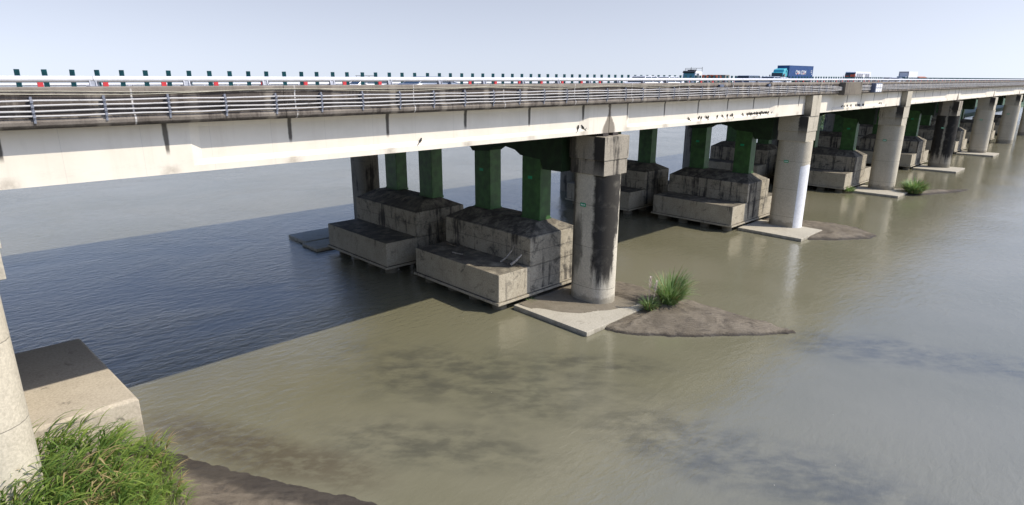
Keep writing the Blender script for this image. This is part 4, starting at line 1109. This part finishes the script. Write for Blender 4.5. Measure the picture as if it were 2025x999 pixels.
# the big stand of tall grass on the left bank, built as one mass
def grass_mass():
    m = MB()
    def stem(x, y, z0, hgt, nb, lb, w, bright, dryp):
        ang0 = random.uniform(0, 6.28); lean = random.uniform(0.0, .28); dr = random.gauss(-0.35, .8)
        top = Vector((x + math.cos(dr) * hgt * math.sin(lean), y + math.sin(dr) * hgt * math.sin(lean), z0 + hgt * math.cos(lean)))
        b = Vector((x, y, z0))
        blade(m, b, dr, lean, hgt, .018, .1, 3, 1)
        dry = random.random() < dryp
        for k in range(nb):
            t = 0.35 + 0.65 * k / nb
            pp = b.lerp(top, t); a = ang0 + k * 2.4 + random.gauss(0, .3)
            # leaves stream with the wind, mostly to the right of the picture
            dv = Vector((math.cos(a), math.sin(a))) * .8 + Vector((.7, -.5))
            mi = 2 if (dry and random.random() < .8) else (1 if random.random() < bright else 0)
            blade(m, pp, math.atan2(dv.y, dv.x), random.uniform(.2, .6), lb * random.uniform(.6, 1.25), w * random.uniform(.7, 1.2), random.uniform(.9, 2.1), 7, mi)
    n = 0
    while n < 620:
        x = random.uniform(-6.5, 5.6); y = random.uniform(19.5, 30.1)
        if not inside((x, y), bank): continue
        # right edge of the stand
        edge = 4.6 - max(0, (26.5 - y)) * 0.10 + 0.5 * noise.noise((y * .8, 3, 0))
        if x > edge + .5: continue
        tall = max(0.25, min(1.0, (edge - x) / 1.7)) * (1.0 if y > 24.5 else max(.4, 1 - (24.5 - y) * .22))
        lowzone = x > edge - 1.2
        stem(x, y, zbank(x, y), random.uniform(0.9, 1.75) * tall + .1, random.randint(8, 12), random.uniform(1.0, 1.7) * (0.45 + .55 * tall), 0.07 * (0.5 + .5 * tall), 0.8 if lowzone else 0.4, 0.05 if not (1.2 < x < 3.2 and 23 < y < 26.5) else .3)
        n += 1
    # low bright sward on the bank in front of it
    n = 0
    while n < 5200:
        x = random.uniform(-2, 5.8); y = random.uniform(18.5, 27.5)
        edge = 4.6 - max(0, (26.5 - y)) * 0.10 + 0.5 * noise.noise((y * .9, 7, 0))
        if x > edge + random.gauss(0.1, .3) or x < edge - 2.8 or not inside((x, y), bank): continue
        a = random.uniform(0, 6.28); dv = Vector((math.cos(a), math.sin(a))) + Vector((.5, -.4))
        blade(m, (x, y, zbank(x, y) - .03), math.atan2(dv.y, dv.x), random.uniform(.1, .6), random.uniform(.3, .75), .016, random.uniform(.4, 1.6), 4, 1 if random.random() < .93 else 2)
        n += 1
    return m.build('tall_grass', GM, fix=False)
kind(grass_mass(), 'stuff', 'dense stand of tall arching green grass on the left bank')
RM = [M['reed'], M['grass_a'], M['grass_d']]
tuft('reed_clump', 37.55, 22.2, 0.42, 0.48, 800, 1.2, 3.4, .05, RM, 'large bushy green reed clump on the sand spit', .10, 'reed clumps on the sandbars', 'reeds', .35, (0.35, -0.15), .85)
sm = tuft('reed_clump', 35.75, 22.75, 0.40, 0.28, 320, .6, 1.45, .035, RM, 'small reed clump with pale feathery plumes beside the large clump', .06, 'reed clumps on the sandbars', 'reeds', .3, (0, 0))
# plumes as a part of the small clump
pm_ = MB()
for (dx, dy, h, ln) in ((-.05, .1, 2.75, .1), (.12, -.12, 2.45, .25)):
    base = Vector((35.75 + dx, 22.75 + dy, .4)); tip = base + Vector((ln, -ln * .6, h - .4))
    pm_.tube([base, base.lerp(tip, .6), tip], .012, 5)
    for q in range(170):
        t = random.uniform(.66, 1.0); pp = base.lerp(tip, t); a = random.uniform(0, 6.28)
        blade(pm_, pp, a, random.uniform(.25, .8), random.uniform(.16, .38) * (1.25 - .6 * t), .022, .6, 3, 0)
o = pm_.build('plume', M['plume'], fix=False); o.parent = sm
tuft('reed_clump', 105.2, 22.9, 0.25, 1.0, 1100, 1.0, 2.9, .08, RM, 'wide reed clump at the foot of the third pier', .12, 'reed clumps on the sandbars', 'reeds', .4, (0.2, 0))
tuft('reed_clump', 99.3, 30.0, 0.3, 0.7, 220, .5, 1.2, .06, RM, 'low green weeds between the third footing and its slab', .1, 'reed clumps on the sandbars', 'reeds', .5, (0, 0))
tuft('reed_clump', 38.6, 28.4, 0.3, 0.35, 90, .2, .5, .03, RM, 'sparse low weeds on the sand behind the nearest pier', .1, 'reed clumps on the sandbars', 'weeds', .5, (0, 0))
tuft('reed_clump', 30.9, 29.9, 0.3, 0.3, 90, .15, .45, .03, RM, 'small weeds under the corner of the nearest footing', .1, 'reed clumps on the sandbars', 'weeds', .5, (0, 0))

# far bank bushes glimpsed under the deck
def bush(x, y, r, h, label):
    e = tag(empty('bush', (x, y, 1.0)), label, 'bush', 'bushes on the far bank')
    MB().tube([(0, 0, 0), (.1, 0, h * .5)], .18, 6, r1=.06).build('trunk', M['wood'], e)
    m = MB()
    for q in range(420):
        d = Vector((random.gauss(0, 1), random.gauss(0, 1), random.gauss(0, 1))).normalized() * random.random() ** .4
        c = Vector((d.x * r, d.y * r, h * .55 + d.z * h * .45)) ; c *= 1 + .25 * noise.noise(d * 3)
        a = Vector((random.gauss(0, 1), random.gauss(0, 1), random.gauss(0, 1))).normalized(); b = a.orthogonal().normalized(); s = random.uniform(.18, .4)
        m.add([c - a * s, c + b * s * .6, c + a * s, c - b * s * .6], [(0, 1, 2, 3)])
    m.build('crown', M['tree'], e, fix=False)
for (x, y, r, h, lab) in ((216, 75.5, 3.0, 4.2, 'green bush closest to the water on the far bank, seen under the third span'),
                          (226, 81, 3.5, 5.0, 'rounded green bush just behind the waterside bush on the far bank'),
                          (246, 87, 4.0, 5.5, 'larger green bush set back on the far bank under the third span'),
                          (258, 95, 4.5, 6.0, 'tallest and farthest green bush on the far bank under the bridge')):
    bush(x, y, r, h, lab)
